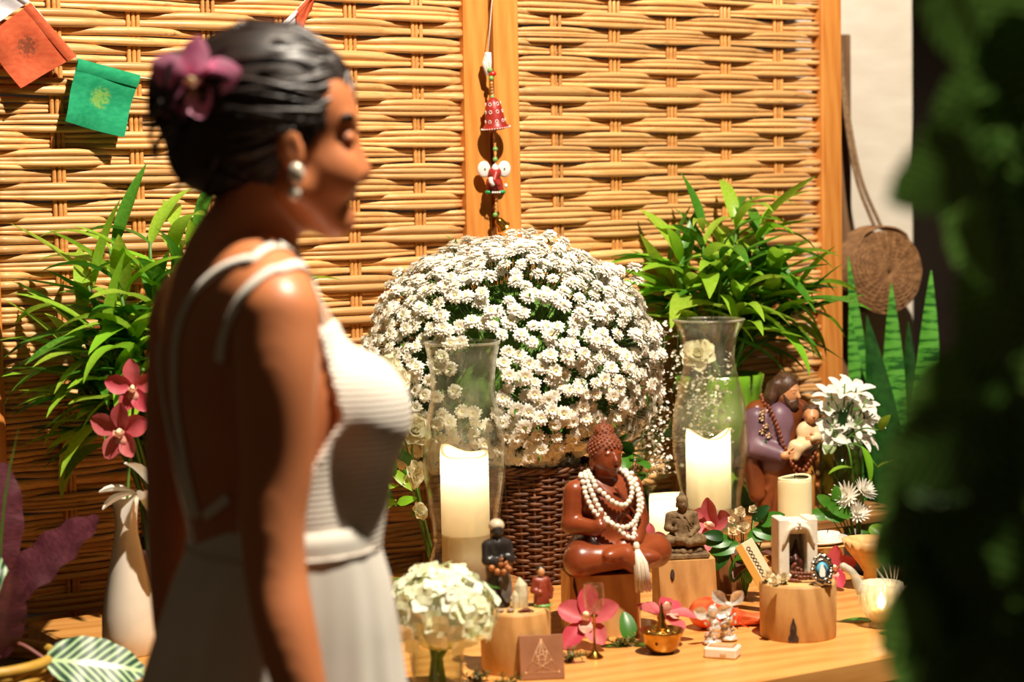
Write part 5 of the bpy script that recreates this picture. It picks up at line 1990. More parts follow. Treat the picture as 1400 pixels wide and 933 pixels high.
def buddha_sdf(h=.0022, stone=False):
    q = SDF((-.13, -.115, -.004), (.13, .085, .26), h)
    q.ell((0, .0, .028), (.075, .055, .03), k=.012)
    for s_ in (-1, 1):
        q.cap((s_ * .035, .012, .036), (s_ * .074, -.032, .03), .033, .029, .014)
    # folded shins
    q.cap((.076, -.036, .03), (.01, -.072, .024), .026, .02, .008)
    q.cap((-.076, -.036, .03), (-.005, -.066, .034), .026, .02, .008)
    q.ell((-.03, -.072, .04), (.026, .014, .012), Euler((0, 0, .25)), k=.005)
    q.ell((.03, -.078, .03), (.026, .014, .012), Euler((0, 0, -.25)), k=.005)
    q.cap((0, .01, .05), (0, .008, .10), .044, .043, .015)
    q.ell((0, .008, .118), (.052, .034, .036), k=.015)
    q.cap((-.042, .01, .143), (.042, .01, .143), .019, .019, .012)
    q.chain([(-.058, .01, .14), (-.068, .004, .085), (-.05, -.042, .082)], [.0185, .0165, .0135], .006)
    q.ell((-.046, -.05, .087), (.011, .013, .011), k=.005)
    q.cap((-.048, -.05, .092), (-.04, -.05, .108), .006, .004, .003)
    q.chain([(.058, .01, .14), (.07, .006, .08), (.03, -.045, .058)], [.0185, .0165, .0125], .006)
    q.ell((.008, -.055, .055), (.024, .012, .008), k=.005)
    q.cap((0, .008, .15), (0, .004, .178), .0185, .0165, .008)
    q.ell((0, 0, .198), (.0255, .0285, .034), k=.008)
    q.ell((0, -.012, .186), (.0195, .018, .02), k=.008)
    q.cap((0, -.028, .202), (0, -.033, .191), .0028, .0048, .004)
    for s_ in (-1, 1):
        q.ell((s_ * .0095, -.0245, .2035), (.0068, .003, .0032), k=.0015)
        q.ell((s_ * .0265, .002, .188), (.0035, .006, .014), k=.003)
    q.ell((0, -.0285, .18), (.0075, .0035, .0024), k=.0012)
    q.ell((0, -.0265, .175), (.006, .0035, .0024), k=.0012)
    q.ell((0, -.021, .169), (.008, .006, .005), k=.004)
    # robe hem across the chest
    q.cap((-.03, -.022, .15), (.03, -.036, .085), .0035, .0035, .003)
    q.cap((-.0, -.03, .145), (.045, -.028, .09), .003, .003, .003)
    if stone:
        q.ell((0, .0, .214), (.0275, .03, .022), k=.004).ell((0, .003, .238), (.013, .013, .012), k=.005).cap((0, .003, .245), (0, .003, .258), .006, .002, .003)
    q.cut((0, 0, 0), (0, 0, -1))
    return q


bt = V((pB1.x + .012, pB1.y, TZ + HB1))
bud = thing('buddha_statue', 'large carved brown wooden buddha seated in meditation on the squared stump', 'statue', bt, .52)
BSC = 1.0
bq = buddha_sdf(.002)
me_b = bq.build('body', m_teak)
body = link('body', me_b, bud)
hq_ = SDF((-.04, -.04, .18), (.04, .045, .262), .0016)
hq_.ell((0, .003, .206), (.0285, .0305, .031), k=.004)
hq_.ell((0, -.03, .19), (.024, .02, .0215), k=.006, op='s')
hq_.cut((0, 0, .188), (0, .25, -1))
hq_.ell((0, .005, .237), (.0165, .0165, .014), k=.006).cap((0, .005, .244), (0, .005, .258), .008, .0028, .004)
hair = link('hair_curls', hq_.build('hair_curls', m_teakd), bud)
cu_ = B()
for i in range(150):
    z = 1 - (i + .5) / 150 * 1.15
    a = i * 2.39996
    r = math.sqrt(max(0, 1 - z * z))
    p = V((.0288 * r * math.cos(a), .003 + .0308 * r * math.sin(a), .206 + .0313 * z))
    if p.y < -.012 and p.z < .212:
        continue
    if p.z < .19:
        continue
    cu_.ball(p, .0026, 6, 4)
for i in range(40):
    z = 1 - (i + .5) / 40 * 1.2
    a = i * 2.39996
    r = math.sqrt(max(0, 1 - z * z))
    cu_.ball((.0168 * r * math.cos(a), .005 + .0168 * r * math.sin(a), .237 + .0145 * z), .002, 6, 4)
ob('curl_bumps', cu_, m_teakd, hair, kind='stuff')

# white bead mala draped on the buddha
tree = BVHTree.FromPolygons([v.co[:] for v in me_b.vertices], [tuple(p.vertices) for p in me_b.polygons])
m_bead = mat('white_bead', hexc(240, 232, 216), hexc(226, 214, 196), .3, 30, sss=.1)
mala = thing('bead_mala', 'white bead prayer necklace with a tassel hung round the wooden buddha', 'necklace', bt, .52)
me_wb = B().ball((0, 0, 0), .0047, 12, 8).mesh('bead', m_bead)


def drape(pts, step=.0093):
    out = []
    for p in along(bez(pts, 10), step):
        co_, n_, i_, d_ = tree.find_nearest(p)
        v = p - co_
        if v.dot(n_) < .0046:
            p = co_ + n_ * .0046
        out.append(p)
    return out


loops = [[(0, .03, .165), (-.035, .012, .168), (-.044, -.02, .145), (-.036, -.04, .11), (-.012, -.056, .078), (.006, -.07, .064), (.02, -.056, .08), (.04, -.04, .112), (.046, -.02, .146), (.035, .012, .168), (0, .03, .165)],
         [(0, .033, .159), (-.042, .012, .16), (-.052, -.015, .14), (-.046, -.036, .108), (-.022, -.054, .088), (.0, -.06, .082), (.022, -.054, .09), (.05, -.034, .112), (.054, -.012, .142), (.042, .012, .16), (0, .033, .159)],
         [(0, .026, .17), (-.028, .012, .173), (-.034, -.018, .155), (-.022, -.038, .132), (-.006, -.044, .12), (.012, -.044, .118), (.03, -.034, .134), (.036, -.016, .156), (.028, .012, .173), (0, .026, .17)]]
for lp_ in loops:
    for p in drape(lp_):
        link('bead', me_wb, mala, loc=p)
tz0 = V((.006, -.082, .058))
ta = B()
ta.lathe([(.0045, 0), (.006, .004), (.005, .01), (.003, .013)], 10, tz0 + V((0, 0, -.012)))
for i in range(70):
    a = i * 2.4
    r = .012 * math.sqrt((i + .5) / 70)
    e = tz0 + V((1.25 * r * math.cos(a) + .006, r * math.sin(a) - .012, -.072 - R.uniform(0, .012)))
    ta.tube([tz0 + V((.2 * r * math.cos(a), .2 * r * math.sin(a), -.008)), tz0.lerp(e, .5) + V((.35 * r * math.cos(a), .35 * r * math.sin(a) - .002, .004)), e], .0013, 4)
ob('tassel', ta, mat('tassel_white', hexc(240, 230, 212), hexc(228, 214, 190), .8), mala)

# little stone buddha
m_stone = mat('carved_stone', hexc(132, 106, 68), hexc(92, 68, 40), .75, 50, bump=.7, bscale=160)
st0 = V((pB2.x - .004, pB2.y - .008, TZ + HB2))
lb_ = thing('stone_buddha', 'little weathered stone buddha seated on a plinth upon the pale stump', 'statue', st0, .18)
SS = .39
sq = buddha_sdf(.0035, True)
o = link('figure', sq.build('figure', m_stone), lb_)
o.scale = (SS, SS, SS)
o.location = (0, .002, .0195)
pz_ = SDF((-.045, -.036, -.002), (.045, .036, .024), .0016)
pz_.ell((0, 0, .0155), (.036, .027, .007), k=.003)
for i in range(18):
    a = 2 * PI * i / 18
    pz_.ell((.034 * math.cos(a), .025 * math.sin(a), .0135), (.006, .006, .006), k=.002)
link('lotus_base', pz_.build('lotus_base', m_stone), lb_)
ob('plinth', B().bbox((0, 0, .0055), (.042, .031, .0055), .003), m_stone, lb_, smooth=False)

# ---------------------------------------------------------------- saint with child
m_robe = mat('robe_brown', hexc(128, 66, 30), hexc(96, 44, 18), .35, 12)
m_tunic = mat('tunic_purple', hexc(124, 92, 104), hexc(100, 70, 84), .45, 14)
m_skin = mat('statue_skin', hexc(214, 156, 106), hexc(196, 134, 88), .45, 20)
m_sthair = mat('statue_hair', hexc(92, 62, 42), hexc(62, 40, 26), .4, 60, (3, 3, 1), bump=.5, bscale=160)
m_lin = mat('child_cream', hexc(232, 204, 160), hexc(214, 180, 134), .5, 30)
m_goldr = mat('robe_gold', hexc(190, 130, 60), hexc(160, 100, 44), .4, 20)
sj = T(1068, 704, RZ)
KJ = sj.y / FPX
jo = thing('saint_statue', 'painted statue of a bearded saint in brown robe cradling a child', 'statue', sj, .3)
H = 200 * KJ
hh = .0026
q = SDF((-.085, -.075, 0), (.085, .07, H), hh)
q.cap((0, .002, .0), (0, .002, .10), .056, .05, .02).cap((0, .002, .1), (0, .004, .2), .05, .042, .02)
q.cap((-.034, .004, .215), (.034, .004, .215), .025, .025, .02)
for i in range(9):                                       # hanging folds
    a = PI * (.05 + .9 * i / 8) + PI
    q.cap((.056 * math.cos(a), .002 + .056 * math.sin(a), .004), (.044 * math.cos(a + .3), .044 * math.sin(a + .3), .12), .007, .004, .006)
q.cap((-.05, -.02, .03), (.03, -.05, .11), .006, .005, .006).cap((-.045, -.028, .06), (.035, -.045, .13), .006, .004, .006)
q.cut((0, 0, 0), (0, 0, -1))
link('robe', q.build('robe', m_robe), jo)
q = SDF((-.085, -.085, .05), (.085, .03, H), hh)
q.cap((-.02, -.018, .12), (-.012, -.016, .215), .034, .028, .015)
q.chain([(-.056, .0, .21), (-.064, -.014, .15), (-.025, -.055, .135)], [.025, .024, .019], .008)
q.chain([(.052, -.002, .21), (.06, -.016, .16), (.03, -.05, .145)], [.022, .021, .016], .008)
q.ell((-.01, -.02, .2), (.03, .026, .03), k=.01)
link('tunic', q.build('tunic', m_tunic), jo)
q = SDF((-.085, -.07, 0.02), (.085, .07, H), hh)            # cloak over shoulders and down the back
q.chain([(-.05, .012, .222), (-.066, .006, .15), (-.058, -.01, .05)], [.024, .024, .02], .012)
q.chain([(.05, .012, .222), (.064, .008, .15), (.056, .0, .03)], [.022, .022, .022], .012)
q.cap((-.03, .022, .225), (.03, .022, .225), .022, .022, .012)
q.cap((0, .028, .2), (0, .03, .03), .036, .04, .02)
link('cloak', q.build('cloak', m_robe), jo)
gq = SDF((-.01, -.07, 0), (.085, .03, .16), hh)
gq.chain([(.045, -.028, .14), (.05, -.03, .08), (.046, -.034, .006)], [.01, .013, .016], .008)
gq.cut((0, 0, 0), (0, 0, -1))
link('cloak_lining', gq.build('cloak_lining', m_goldr), jo)
hz = H - .04
q = SDF((-.05, -.075, hz - .05), (.05, .04, H + .01), .0019)
q.cap((0, 0, hz - .04), (0, -.008, hz - .015), .016, .015, .006)
q.ell((0, -.014, hz), (.0225, .026, .03), k=.006)
q.ell((0, -.024, hz - .01), (.017, .015, .02), k=.006)
q.cap((0, -.038, hz + .006), (0, -.045, hz - .006), .003, .0046, .003)
for s_ in (-1, 1):
    q.ell((s_ * .0085, -.0365, hz + .003), (.0055, .003, .002), k=.0012)
    q.cap((s_ * .004, -.039, hz + .009), (s_ * .014, -.035, hz + .008), .0018, .0014, .002)
HT = Matrix.Translation((0, 0, hz - .02)) @ Matrix.Rotation(.55, 4, 'Z') @ Matrix.Rotation(.18, 4, 'X') @ Matrix.Translation((0, 0, .02 - hz))
hd = link('head', q.build('head', m_skin), jo, m=HT)
q = SDF((-.05, -.06, hz - .075), (.05, .055, H + .015), .0019)
q.ell((0, -.006, hz + .008), (.027, .0305, .0305), k=.006)
q.ell((0, -.046, hz - .012), (.022, .024, .032), k=.004, op='s')
for s_ in (-1, 1):
    q.chain([(s_ * .022, .0, hz + .012), (s_ * .028, .004, hz - .014), (s_ * .024, .008, hz - .042)], [.011, .012, .009], .006)
q.chain([(0, .018, hz), (0, .024, hz - .03), (0, .024, hz - .05)], [.018, .017, .012], .006)
for i in range(14):
    a = i / 13 * PI
    q.cap((.018 * math.cos(a), -.012 + .02 * math.sin(a), hz + .032), (.033 * math.cos(a), .0 + .03 * math.sin(a), hz - .03), .003, .0035, .003)
link('hair', q.build('hair', m_sthair), jo, m=HT)
q = SDF((-.035, -.07, hz - .055), (.035, 0, hz + .02), .0017)
q.ell((0, -.032, hz - .024), (.0155, .012, .014), k=.004).cap((0, -.034, hz - .028), (0, -.03, hz - .042), .01, .005, .004)
for s_ in (-1, 1):
    q.cap((s_ * .0015, -.0405, hz - .0135), (s_ * .011, -.036, hz - .018), .0028, .002, .002)
    q.cap((s_ * .017, -.02, hz - .006), (s_ * .013, -.03, hz - .022), .005, .006, .003)
link('beard', q.build('beard', m_sthair), jo, m=HT)
# child, lying against the chest
bx = V((.03, -.052, .178))
q = SDF((-.05, -.1, .1), (.09, -.005, .24), .002)
q.ell(bx + V((.004, -.002, .002)), (.022, .016, .025), Euler((.1, -.5, 0)), k=.006)
q.chain([bx + V((-.004, -.004, -.018)), bx + V((-.03, -.016, -.022)), bx + V((-.042, -.012, -.042))], [.013, .011, .009], .006)
q.chain([bx + V((.006, -.008, -.02)), bx + V((-.02, -.024, -.026)), bx + V((-.03, -.022, -.046))], [.012, .01, .008], .006)
q.chain([bx + V((.02, -.006, .012)), bx + V((.026, -.014, -.008)), bx + V((.008, -.024, -.008))], [.0085, .008, .006], .004)
ch = link('child', q.build('child', m_lin), jo)
q = SDF((.0, -.09, .18), (.08, -.01, .25), .0017)
hb_ = bx + V((.014, -.006, .04))
q.ell(hb_, (.0165, .017, .018), k=.004).ell(hb_ + V((-.003, -.01, -.005)), (.0125, .01, .011), k=.004).ell(hb_ + V((-.004, -.021, -.002)), (.0026, .003, .003), k=.002).cap(hb_, hb_ + V((-.006, .004, -.024)), .01, .01, .004)
link('child_head', q.build('child_head', m_skin), ch)
q = SDF((.0, -.09, .18), (.085, .01, .26), .0017)
q.ell(hb_ + V((.003, .005, .006)), (.0185, .0175, .0175), k=.003).ell(hb_ + V((-.006, -.019, -.008)), (.0165, .015, .014), k=.003, op='s')
for i in range(12):
    a = i * 2.4
    q.ell(hb_ + V((.004 + .015 * math.cos(a), .004 + .012 * math.sin(a), .006 + .01 * math.sin(i))), (.005, .005, .005), k=.002)
link('child_hair', q.build('child_hair', m_sthair), ch)
q = SDF((-.06, -.1, .1), (.08, -.02, .2), .0016)
for cx, cy, cz_, dx in ((-.022, -.072, .137, 1), (.05, -.066, .165, -1)):
    q.ell((cx, cy, cz_), (.012, .008, .009), k=.003)
    for i in range(4):
        q.cap((cx + dx * .008, cy - .004, cz_ + .006 - i * .0045), (cx + dx * .024, cy - .004, cz_ + .008 - i * .0045), .0028, .0022, .001)
    q.cap((cx + dx * .002, cy - .003, cz_ + .007), (cx + dx * .014, cy - .006, cz_ + .016), .003, .0022, .001)
link('hands', q.build('hands', m_skin), jo)
# lilies carved on his shoulder
for i, (x, y, z) in enumerate(((-.056, -.03, .215), (-.05, -.035, .2), (-.058, -.034, .188), (-.046, -.04, .18), (-.055, -.03, .228))):
    b = B()
    for k in range(6):
        a = k * PI / 3
        b.leaf(.0095, .006, .5, .1, 3, 1, 'petal', m=frame((x, y, z), (math.cos(a), -.5, math.sin(a))))
    b.ball((x, y - .003, z), .0022, 6, 4)
    ob('lily', b, m_lin, jo)
for i in range(4):
    ob('lily_leaf', B().leaf(.03, .008, .3, .2, 4, 1, 'lance', m=frame((-.052, -.038, .17 - i * .006), (-.3 + i * .25, -.4, -.7))), m_deep, jo)

# rosary hung round the saint
m_rosb = mat('rosary_wood', hexc(140, 70, 36), hexc(100, 44, 22), .35, 60, rand=.2)
ro = thing('wooden_rosary', 'rosary of reddish wooden beads draped round the saint statue', 'rosary', sj, .3)
me_rb = B().ball((0, 0, 0), (.004, .004, .0052), 8, 6).mesh('bead', m_rosb)
alltri = []
tv, tp_ = [], []
for c_ in jo.children:
    if c_.type == 'MESH':
        o_ = len(tv)
        tv += [(c_.matrix_basis @ v.co)[:] for v in c_.data.vertices]
        tp_ += [tuple(i + o_ for i in p.vertices) for p in c_.data.polygons]
jt = BVHTree.FromPolygons(tv, tp_)


def drape2(pts, r, step):
    out = []
    for p in along(bez(pts, 10), step):
        co_, n_, i_, d_ = jt.find_nearest(p)
        if (p - co_).dot(n_) < r:
            p = co_ + n_ * r
        out.append(p)
    return out


for pts in ([(.0, .05, .245), (-.03, .02, .25), (-.036, -.03, .228), (-.03, -.055, .19), (-.022, -.07, .15), (-.01, -.075, .12), (.004, -.078, .085), (.012, -.078, .07)],
            [(-.01, -.08, .118), (.012, -.082, .104), (.03, -.075, .118), (.05, -.07, .14)], [(.012, -.078, .07), (.022, -.074, .1), (.044, -.066, .125)]):
    for p in drape2(pts, .0042, .0095):
        link('bead', me_rb, ro, loc=p)
ob('medal', B().ball((.012, -.082, .058), (.006, .002, .008), 10, 6), m_silver, ro)
ob('crucifix', B().box((.012, -.082, .036), (.0018, .0015, .015)).box((.012, -.082, .04), (.0075, .0015, .0018)), m_silver, ro, smooth=False)

# ---------------------------------------------------------------- dark saint figurine, quartz, red figurine on the left log
ZL = TZ + HLL + .0008
m_black = mat('black_lacquer', (.018, .014, .012, 1), (.04, .03, .026, 1), .3, 20)
m_greyp = mat('grey_paint', hexc(120, 110, 100), hexc(88, 80, 74), .5, 60)
m_pearl = mat('pearl_head', hexc(214, 196, 166), hexc(190, 170, 140), .35, 40)
pk_ = T(681, 829, ZL)
KK = pk_.y / FPX
bk = thing('dark_saint_figurine', 'slim black robed saint figurine wearing a long bead necklace on the log slice', 'figurine', pk_, .25)
bk.scale = (1.2, 1.2, 1.25)
q = SDF((-.04, -.035, 0), (.04, .035, .115), .0018)
q.cap((0, 0, .0), (0, 0, .05), .017, .0145, .006).cap((0, 0, .05), (0, .001, .078), .0145, .012, .006)
q.cap((-.011, 0, .078), (.011, 0, .078), .008, .008, .006).chain([(-.014, 0, .078), (-.016, -.006, .06), (-.002, -.016, .058)], [.007, .006, .005], .003)
q.chain([(.014, 0, .078), (.016, -.006, .06), (.004, -.017, .062)], [.007, .006, .005], .003).cap((0, 0, .08), (0, 0, .09), .006, .006, .003)
q.cut((0, 0, 0), (0, 0, -1))
link('robe', q.build('robe', m_black), bk)
q = SDF((-.02, -.02, .08), (.02, .02, .115), .0014)
q.ell((0, -.002, .097), (.0085, .009, .0105), k=.003).cap((0, -.01, .098), (0, -.0115, .094), .001, .0018, .001)
link('face', q.build('face', m_black), bk)
q = SDF((-.02, -.02, .085), (.02, .02, .12), .0014)
q.ell((0, .001, .103), (.0105, .0105, .009), k=.003).ell((0, -.013, .095), (.008, .008, .008), k=.002, op='s')
link('cap', q.build('cap', m_pearl), bk)
ap = B().leaf(.055, .018, .0, .1, 5, 2, 'petal', m=frame((.002, -.0165, .062), (.12, -.05, -1), (0, -1, 0)))
ob('apron', ap, m_greyp, bk)
bt2 = BVHTree.FromPolygons([v.co[:] for v in bk.children[0].data.vertices], [tuple(p.vertices) for p in bk.children[0].data.polygons])
nk = thing('wooden_bead_necklace', 'necklace of round tan wooden beads around the black saint figurine', 'necklace', pk_, .25)
nk.scale = (1.2, 1.2, 1.25)
me_nb = B().ball((0, 0, 0), .0042, 10, 7).mesh('bead', mat('tan_wood_bead', hexc(186, 120, 66), hexc(150, 88, 44), .4, 40, rand=.25))
for p in along(bez([(0, .016, .1), (-.017, .006, .099), (-.021, -.01, .085), (-.02, -.014, .068), (-.012, -.024, .052), (.002, -.027, .048), (.014, -.023, .055), (.02, -.013, .07), (.021, -.008, .086), (.017, .006, .099), (0, .016, .1)], 8), .0087):
    co_, n_, i_, d_ = bt2.find_nearest(p)
    if (p - co_).dot(n_) < .0041:
        p = co_ + n_ * .0041
    link('bead', me_nb, nk, loc=p)
# quartz
m_quartz = mat('quartz', hexc(214, 206, 176), hexc(186, 172, 136), .25, 30, sss=.15)
pz2 = T(713, 831, ZL)
qz = thing('quartz_crystal', 'upright milky quartz point between the two figurines on the log', 'crystal', pz2, .4)
qz.scale = (.82, .82, .95)
pts = []
for i in range(6):
    a = i * PI / 3
    for z, r in ((0, .013), (.02, .0155), (.038, .0125)):
        pts.append((r * math.cos(a) * R.uniform(.85, 1.1), r * .75 * math.sin(a) * R.uniform(.85, 1.1), z))
pts += [(-.004, .001, .052), (.001, .002, .049)]
ob('crystal_point', B().hull(pts), m_quartz, qz, smooth=False)
ob('crystal_point', B().hull([(p[0] * .55 - .014, p[1] * .6 - .004, p[2] * .6) for p in pts]), m_quartz, qz, smooth=False)
# red robed figurine
pr_ = T(740, 829, ZL)
rf = thing('red_figurine', 'tiny red brown robed figurine at the right edge of the log slice', 'figurine', pr_, .3)
rf.scale = (1.2, 1.2, 1.2)
q = SDF((-.025, -.025, 0), (.025, .025, .06), .0014)
q.cap((0, 0, 0.002), (0, 0, .028), .0105, .0085, .004).cap((-.006, 0, .034), (.006, 0, .034), .0055, .0055, .004)
q.chain([(-.008, 0, .034), (-.0115, -.002, .022), (-.004, -.009, .02)], [.0045, .004, .003], .002).chain([(.008, 0, .034), (.013, -.001, .022), (.012, -.004, .012)], [.0045, .004, .003], .002)
for i in range(5):
    q.cap((-.008 + i * .004, -.009, .003), (-.004 + i * .002, -.008, .028), .0018, .001, .001)
q.cut((0, 0, 0), (0, 0, -1))
link('robe', q.build('robe', mat('figurine_red', hexc(150, 62, 38), hexc(112, 40, 24), .4, 30)), rf)
ob('head', B().ball((0, -.001, .0455), (.0052, .0055, .0066), 12, 8), m_skin, rf)
ob('hair', B().ball((0, .0012, .0482), (.0058, .0056, .0056), 12, 8), m_black, rf)
ob('base', B().ball((.001, -.004, .002), (.013, .01, .0025), 14, 6), m_gbead, rf)
m_peb = mat('pebble', hexc(190, 160, 136), hexc(120, 92, 72), .5, 40, rand=.3)
for i, (px, py, r, lab) in enumerate(((670, 837, .006, 'pale pink pebble at the foot of the black figurine'), (684, 838, .0052, 'small tan pebble near the front of the log slice'), (698, 838, .0055, 'rounded brown pebble before the quartz'), (667, 835, .005, 'little pebble at the log rim beside the black figurine'), (700, 822, .006, 'pinkish shell pebble beside the quartz'))):
    p = T(px, py, ZL)
    o = ob('pebble', B().ball((0, 0, r * .6), (r * 1.2, r, r * .7), 10, 6), m_peb, loc=p)
    tag(o, lab, 'pebble', 'pebbles on the log slice')
bkp = T(710, 838, ZL)
brk = thing('bark_bits', 'twisted brown bark chips lying before the quartz on the log', 'bark', bkp)
for i in range(9):
    x, y = R.uniform(.004, .016), R.uniform(-.003, .004)
    a = R.uniform(-.5, .5)
    ob('chip', B().tube([(x - .008 * math.cos(a), y - .008 * math.sin(a), .0022), (x, y, .0034 + R.uniform(0, .003)), (x + .008 * math.cos(a), y + .008 * math.sin(a), .0022)], [.0012, .0024, .001], 5), m_seed, brk)
for i, (px, py, dx, L) in enumerate(((744, 834, 1, .014), (745, 826, .9, .013))):
    p = T(px, py, ZL)
    o = ob('fallen_leaf', B().leaf(L, L * .45, .3, .25, 6, 2, 'round'), m_mid, m=frame(p + V((0, 0, .0012)), (dx, -.2, .15)))
    tag(o, ('little green leaf at the foot of the red figurine', 'tiny green leaf behind the red figurine')[i], 'leaf', 'fallen leaves on the table')

# ================================================================== the woman in white
R = random.Random(66)
D0 = 2.25
WO = at(350, 466, D0)
WO.z = 0
per = thing('person', 'woman in a white strappy dress with an orchid in her dark updo', 'person', WO)


def w(px, py, dep=0.0):
    return at(px, py, D0 + dep) - WO


TY, HY = math.radians(20), math.radians(8)
RT, RH = Matrix.Rotation(TY, 3, 'Z'), Matrix.Rotation(HY, 3, 'Z')
Fv = V((math.cos(TY), math.sin(TY), 0))
Lv = V((-math.sin(TY), math.cos(TY), 0))
s = NT('skin')
nz = s.noise(s.coord(), 9, 3)
s.l(s.ramp(nz, [(0.35, hexc(188, 114, 70)), (0.7, hexc(198, 124, 80))]), s.bs.inputs['Base Color'])
s.set(Roughness=.42, Subsurface_Weight=.15, Subsurface_Scale=.01, Specular_IOR_Level=.5)
m_human = s.m
q = SDF((-.19, -.3, 0.0), (.23, .29, 1.66), .0045)


def torso(q, g=0.0):
    q.ell(w(378, 830), (.108 + g, .126 + g, .12), RT, .03)
    q.ell(w(386, 715), (.094 + g, .122 + g, .1), RT, .04)
    q.ell(w(362, 590), (.108 + g, .136 + g, .15), RT, .04)
    q.ell(w(333, 470), (.092 + g, .15 + g, .1), RT, .04)
    for sg in (-1, 1):                                        # bust
        q.ell(w(372, 560) + Fv * .075 + Lv * (.07 * sg), (.058 + g, .06 + g, .062 + g), RT, .025)


torso(q)
SR, SL = w(378, 432, -.135), w(252, 436, .135)
cN = w(322, 392)
q.cap(cN, SR, .055, .047, .03).cap(cN, SL, .055, .043, .03)
q.cap(w(330, 345), w(366, 400, -.1), .045, .04, .03).cap(w(330, 345), w(268, 410, .1), .045, .036, .03)
q.cap(w(322, 388), w(353, 280), .06, .0475, .02)
# right arm (towards the camera), left arm, hands
aR = [SR, w(378, 520, -.15), w(378, 640, -.155), w(372, 715, -.165), w(378, 790, -.175), w(393, 870, -.195), w(415, 960, -.21), w(432, 1050, -.215)]


def limb(q, pts, rs):
    P_ = bez([V((p.x, p.y, p.z)) for p in pts], 6)
    r_ = [v.x for v in bez([V((r, 0, 0)) for r in rs], 6)]
    q.chain(P_, r_, .002)


limb(q, aR, [.046, .044, .039, .0355, .033, .032, .027, .021])
aL = [SL, w(244, 560, .15), w(240, 690, .16), w(240, 780, .16), w(250, 890, .15), w(272, 1010, .14)]
limb(q, aL, [.042, .04, .036, .033, .031, .02])


def hand(q, wr, d, fwd, side):
    d, fwd = V(d).normalized(), V(fwd).normalized()
    th = d.cross(fwd)
    c = wr + d * .05
    q.cap(wr, c, .02, .024, .012).ell(wr + d * .052, (.017, .036, .045), Matrix((th, fwd, d)).transposed(), .01)
    for i, (o_, L) in enumerate(((.026, .072), (.009, .08), (-.009, .075), (-.025, .06))):
        b0 = wr + d * .085 + fwd * o_
        b1 = b0 + d * L * .55 - th * side * .004
        b2 = b1 + d * L * .4 - th * side * .018
        q.cap(b0, b1, .0092, .0082, .004).cap(b1, b2, .0082, .0066, .003)
    t0 = wr + d * .03 + fwd * .03
    t1 = t0 + d * .035 + fwd * .022
    q.cap(t0, t1, .0115, .0095, .006).cap(t1, t1 + d * .03 + fwd * .004, .0095, .0075, .003)


hand(q, w(432, 1050, -.215), (.12, .1, -1), Fv, 1)
hand(q, w(272, 1010, .14), (.12, 0, -1), Fv, -1)
# legs under the skirt
for sg in (-1, 1):
    hip = w(378, 860) + Lv * (.058 * sg)
    q.cap(hip, V((.02, 0, .5)) + Lv * (.08 * sg), .072, .05, .03)
    q.cap(V((.02, 0, .5)) + Lv * (.08 * sg), V((.0, 0, .09)) + Lv * (.08 * sg), .05, .032, .02)
    q.cap(V((-.02, -.01, .032)) + Lv * (.08 * sg), V((.13, .05, .029)) + Lv * (.08 * sg), .03, .026, .02)
# head
hl = lambda px, py, lat=0.0: w(px, py, lat * math.cos(HY)) + V((-math.sin(HY) * lat, 0, 0))
q.ell(hl(362, 152), (.094, .073, .088), RH, .02)
q.ell(hl(427, 222), (.047, .056, .078), RH, .02)
q.ell(hl(438, 150), (.038, .055, .055), RH, .02)
q.ell(hl(466, 166), (.016, .042, .012), RH, .012)
q.cap(hl(480, 190), hl(497, 234), .008, .0095, .008).ell(hl(488, 241), (.012, .013, .0085), RH, .006)
q.ell(hl(474, 262), (.012, .022, .0085), RH, .006).ell(hl(471, 287), (.011, .02, .008), RH, .006)
q.ell(hl(463, 303), (.019, .022, .0155), RH, .01)
for sg in (-1, 1):
    q.ell(hl(450, 236, sg * .032), (.03, .022, .03), RH, .018)
    q.cap(hl(398, 258, sg * .048), hl(452, 304, sg * .012), .02, .015, .015)
    q.ell(hl(384, 203, sg * .072), (.0155, .007, .027), RH @ Matrix.Rotation(-.2, 3, 'Y'), .005)
    q.ell(hl(386, 205, sg * .08), (.008, .004, .015), RH, .003, 's')
    q.ell(hl(474, 190, sg * .033), (.012, .014, .008), RH, .01, 's')
    q.ell(hl(468, 190, sg * .03), (.0115, .0135, .0095), RH, .003)
q.ell(hl(482, 275), (.012, .016, .0028), RH, .003, 's')
me_p = q.build('body', m_human)
nv = len(me_p.vertices)
co_a = np.empty(nv * 3)
me_p.vertices.foreach_get('co', co_a)
co_a = co_a.reshape(-1, 3)
ed = np.empty(len(me_p.edges) * 2, np.int64)
me_p.edges.foreach_get('vertices', ed)
ed = ed.reshape(-1, 2)
deg = np.bincount(ed.ravel(), minlength=nv)[:, None]
wgt = np.clip((1.385 - co_a[:, 2:3]) / .03, 0, 1) * np.clip((co_a[:, 2:3] - .86) / .03, 0, 1)
for it in range(14):
    acc_ = np.zeros_like(co_a)
    for k in range(3):
        acc_[:, k] = np.bincount(ed[:, 0], co_a[ed[:, 1], k], nv) + np.bincount(ed[:, 1], co_a[ed[:, 0], k], nv)
    co_a = co_a + (acc_ / deg - co_a) * .5 * np.maximum(wgt, .12 if it < 3 else 0)
me_p.vertices.foreach_set('co', co_a.ravel())
me_p.update()
link('body', me_p, per)
pt = BVHTree.FromPolygons([v.co[:] for v in me_p.vertices], [tuple(p.vertices) for p in me_p.polygons])
m_hair = mat('dark_hair', hexc(26, 17, 13), hexc(42, 28, 21), .42, 30, (1, 1, 6), bump=.3, bscale=60)
m_lash = mat('lash', (.012, .008, .006, 1), rough=.5)
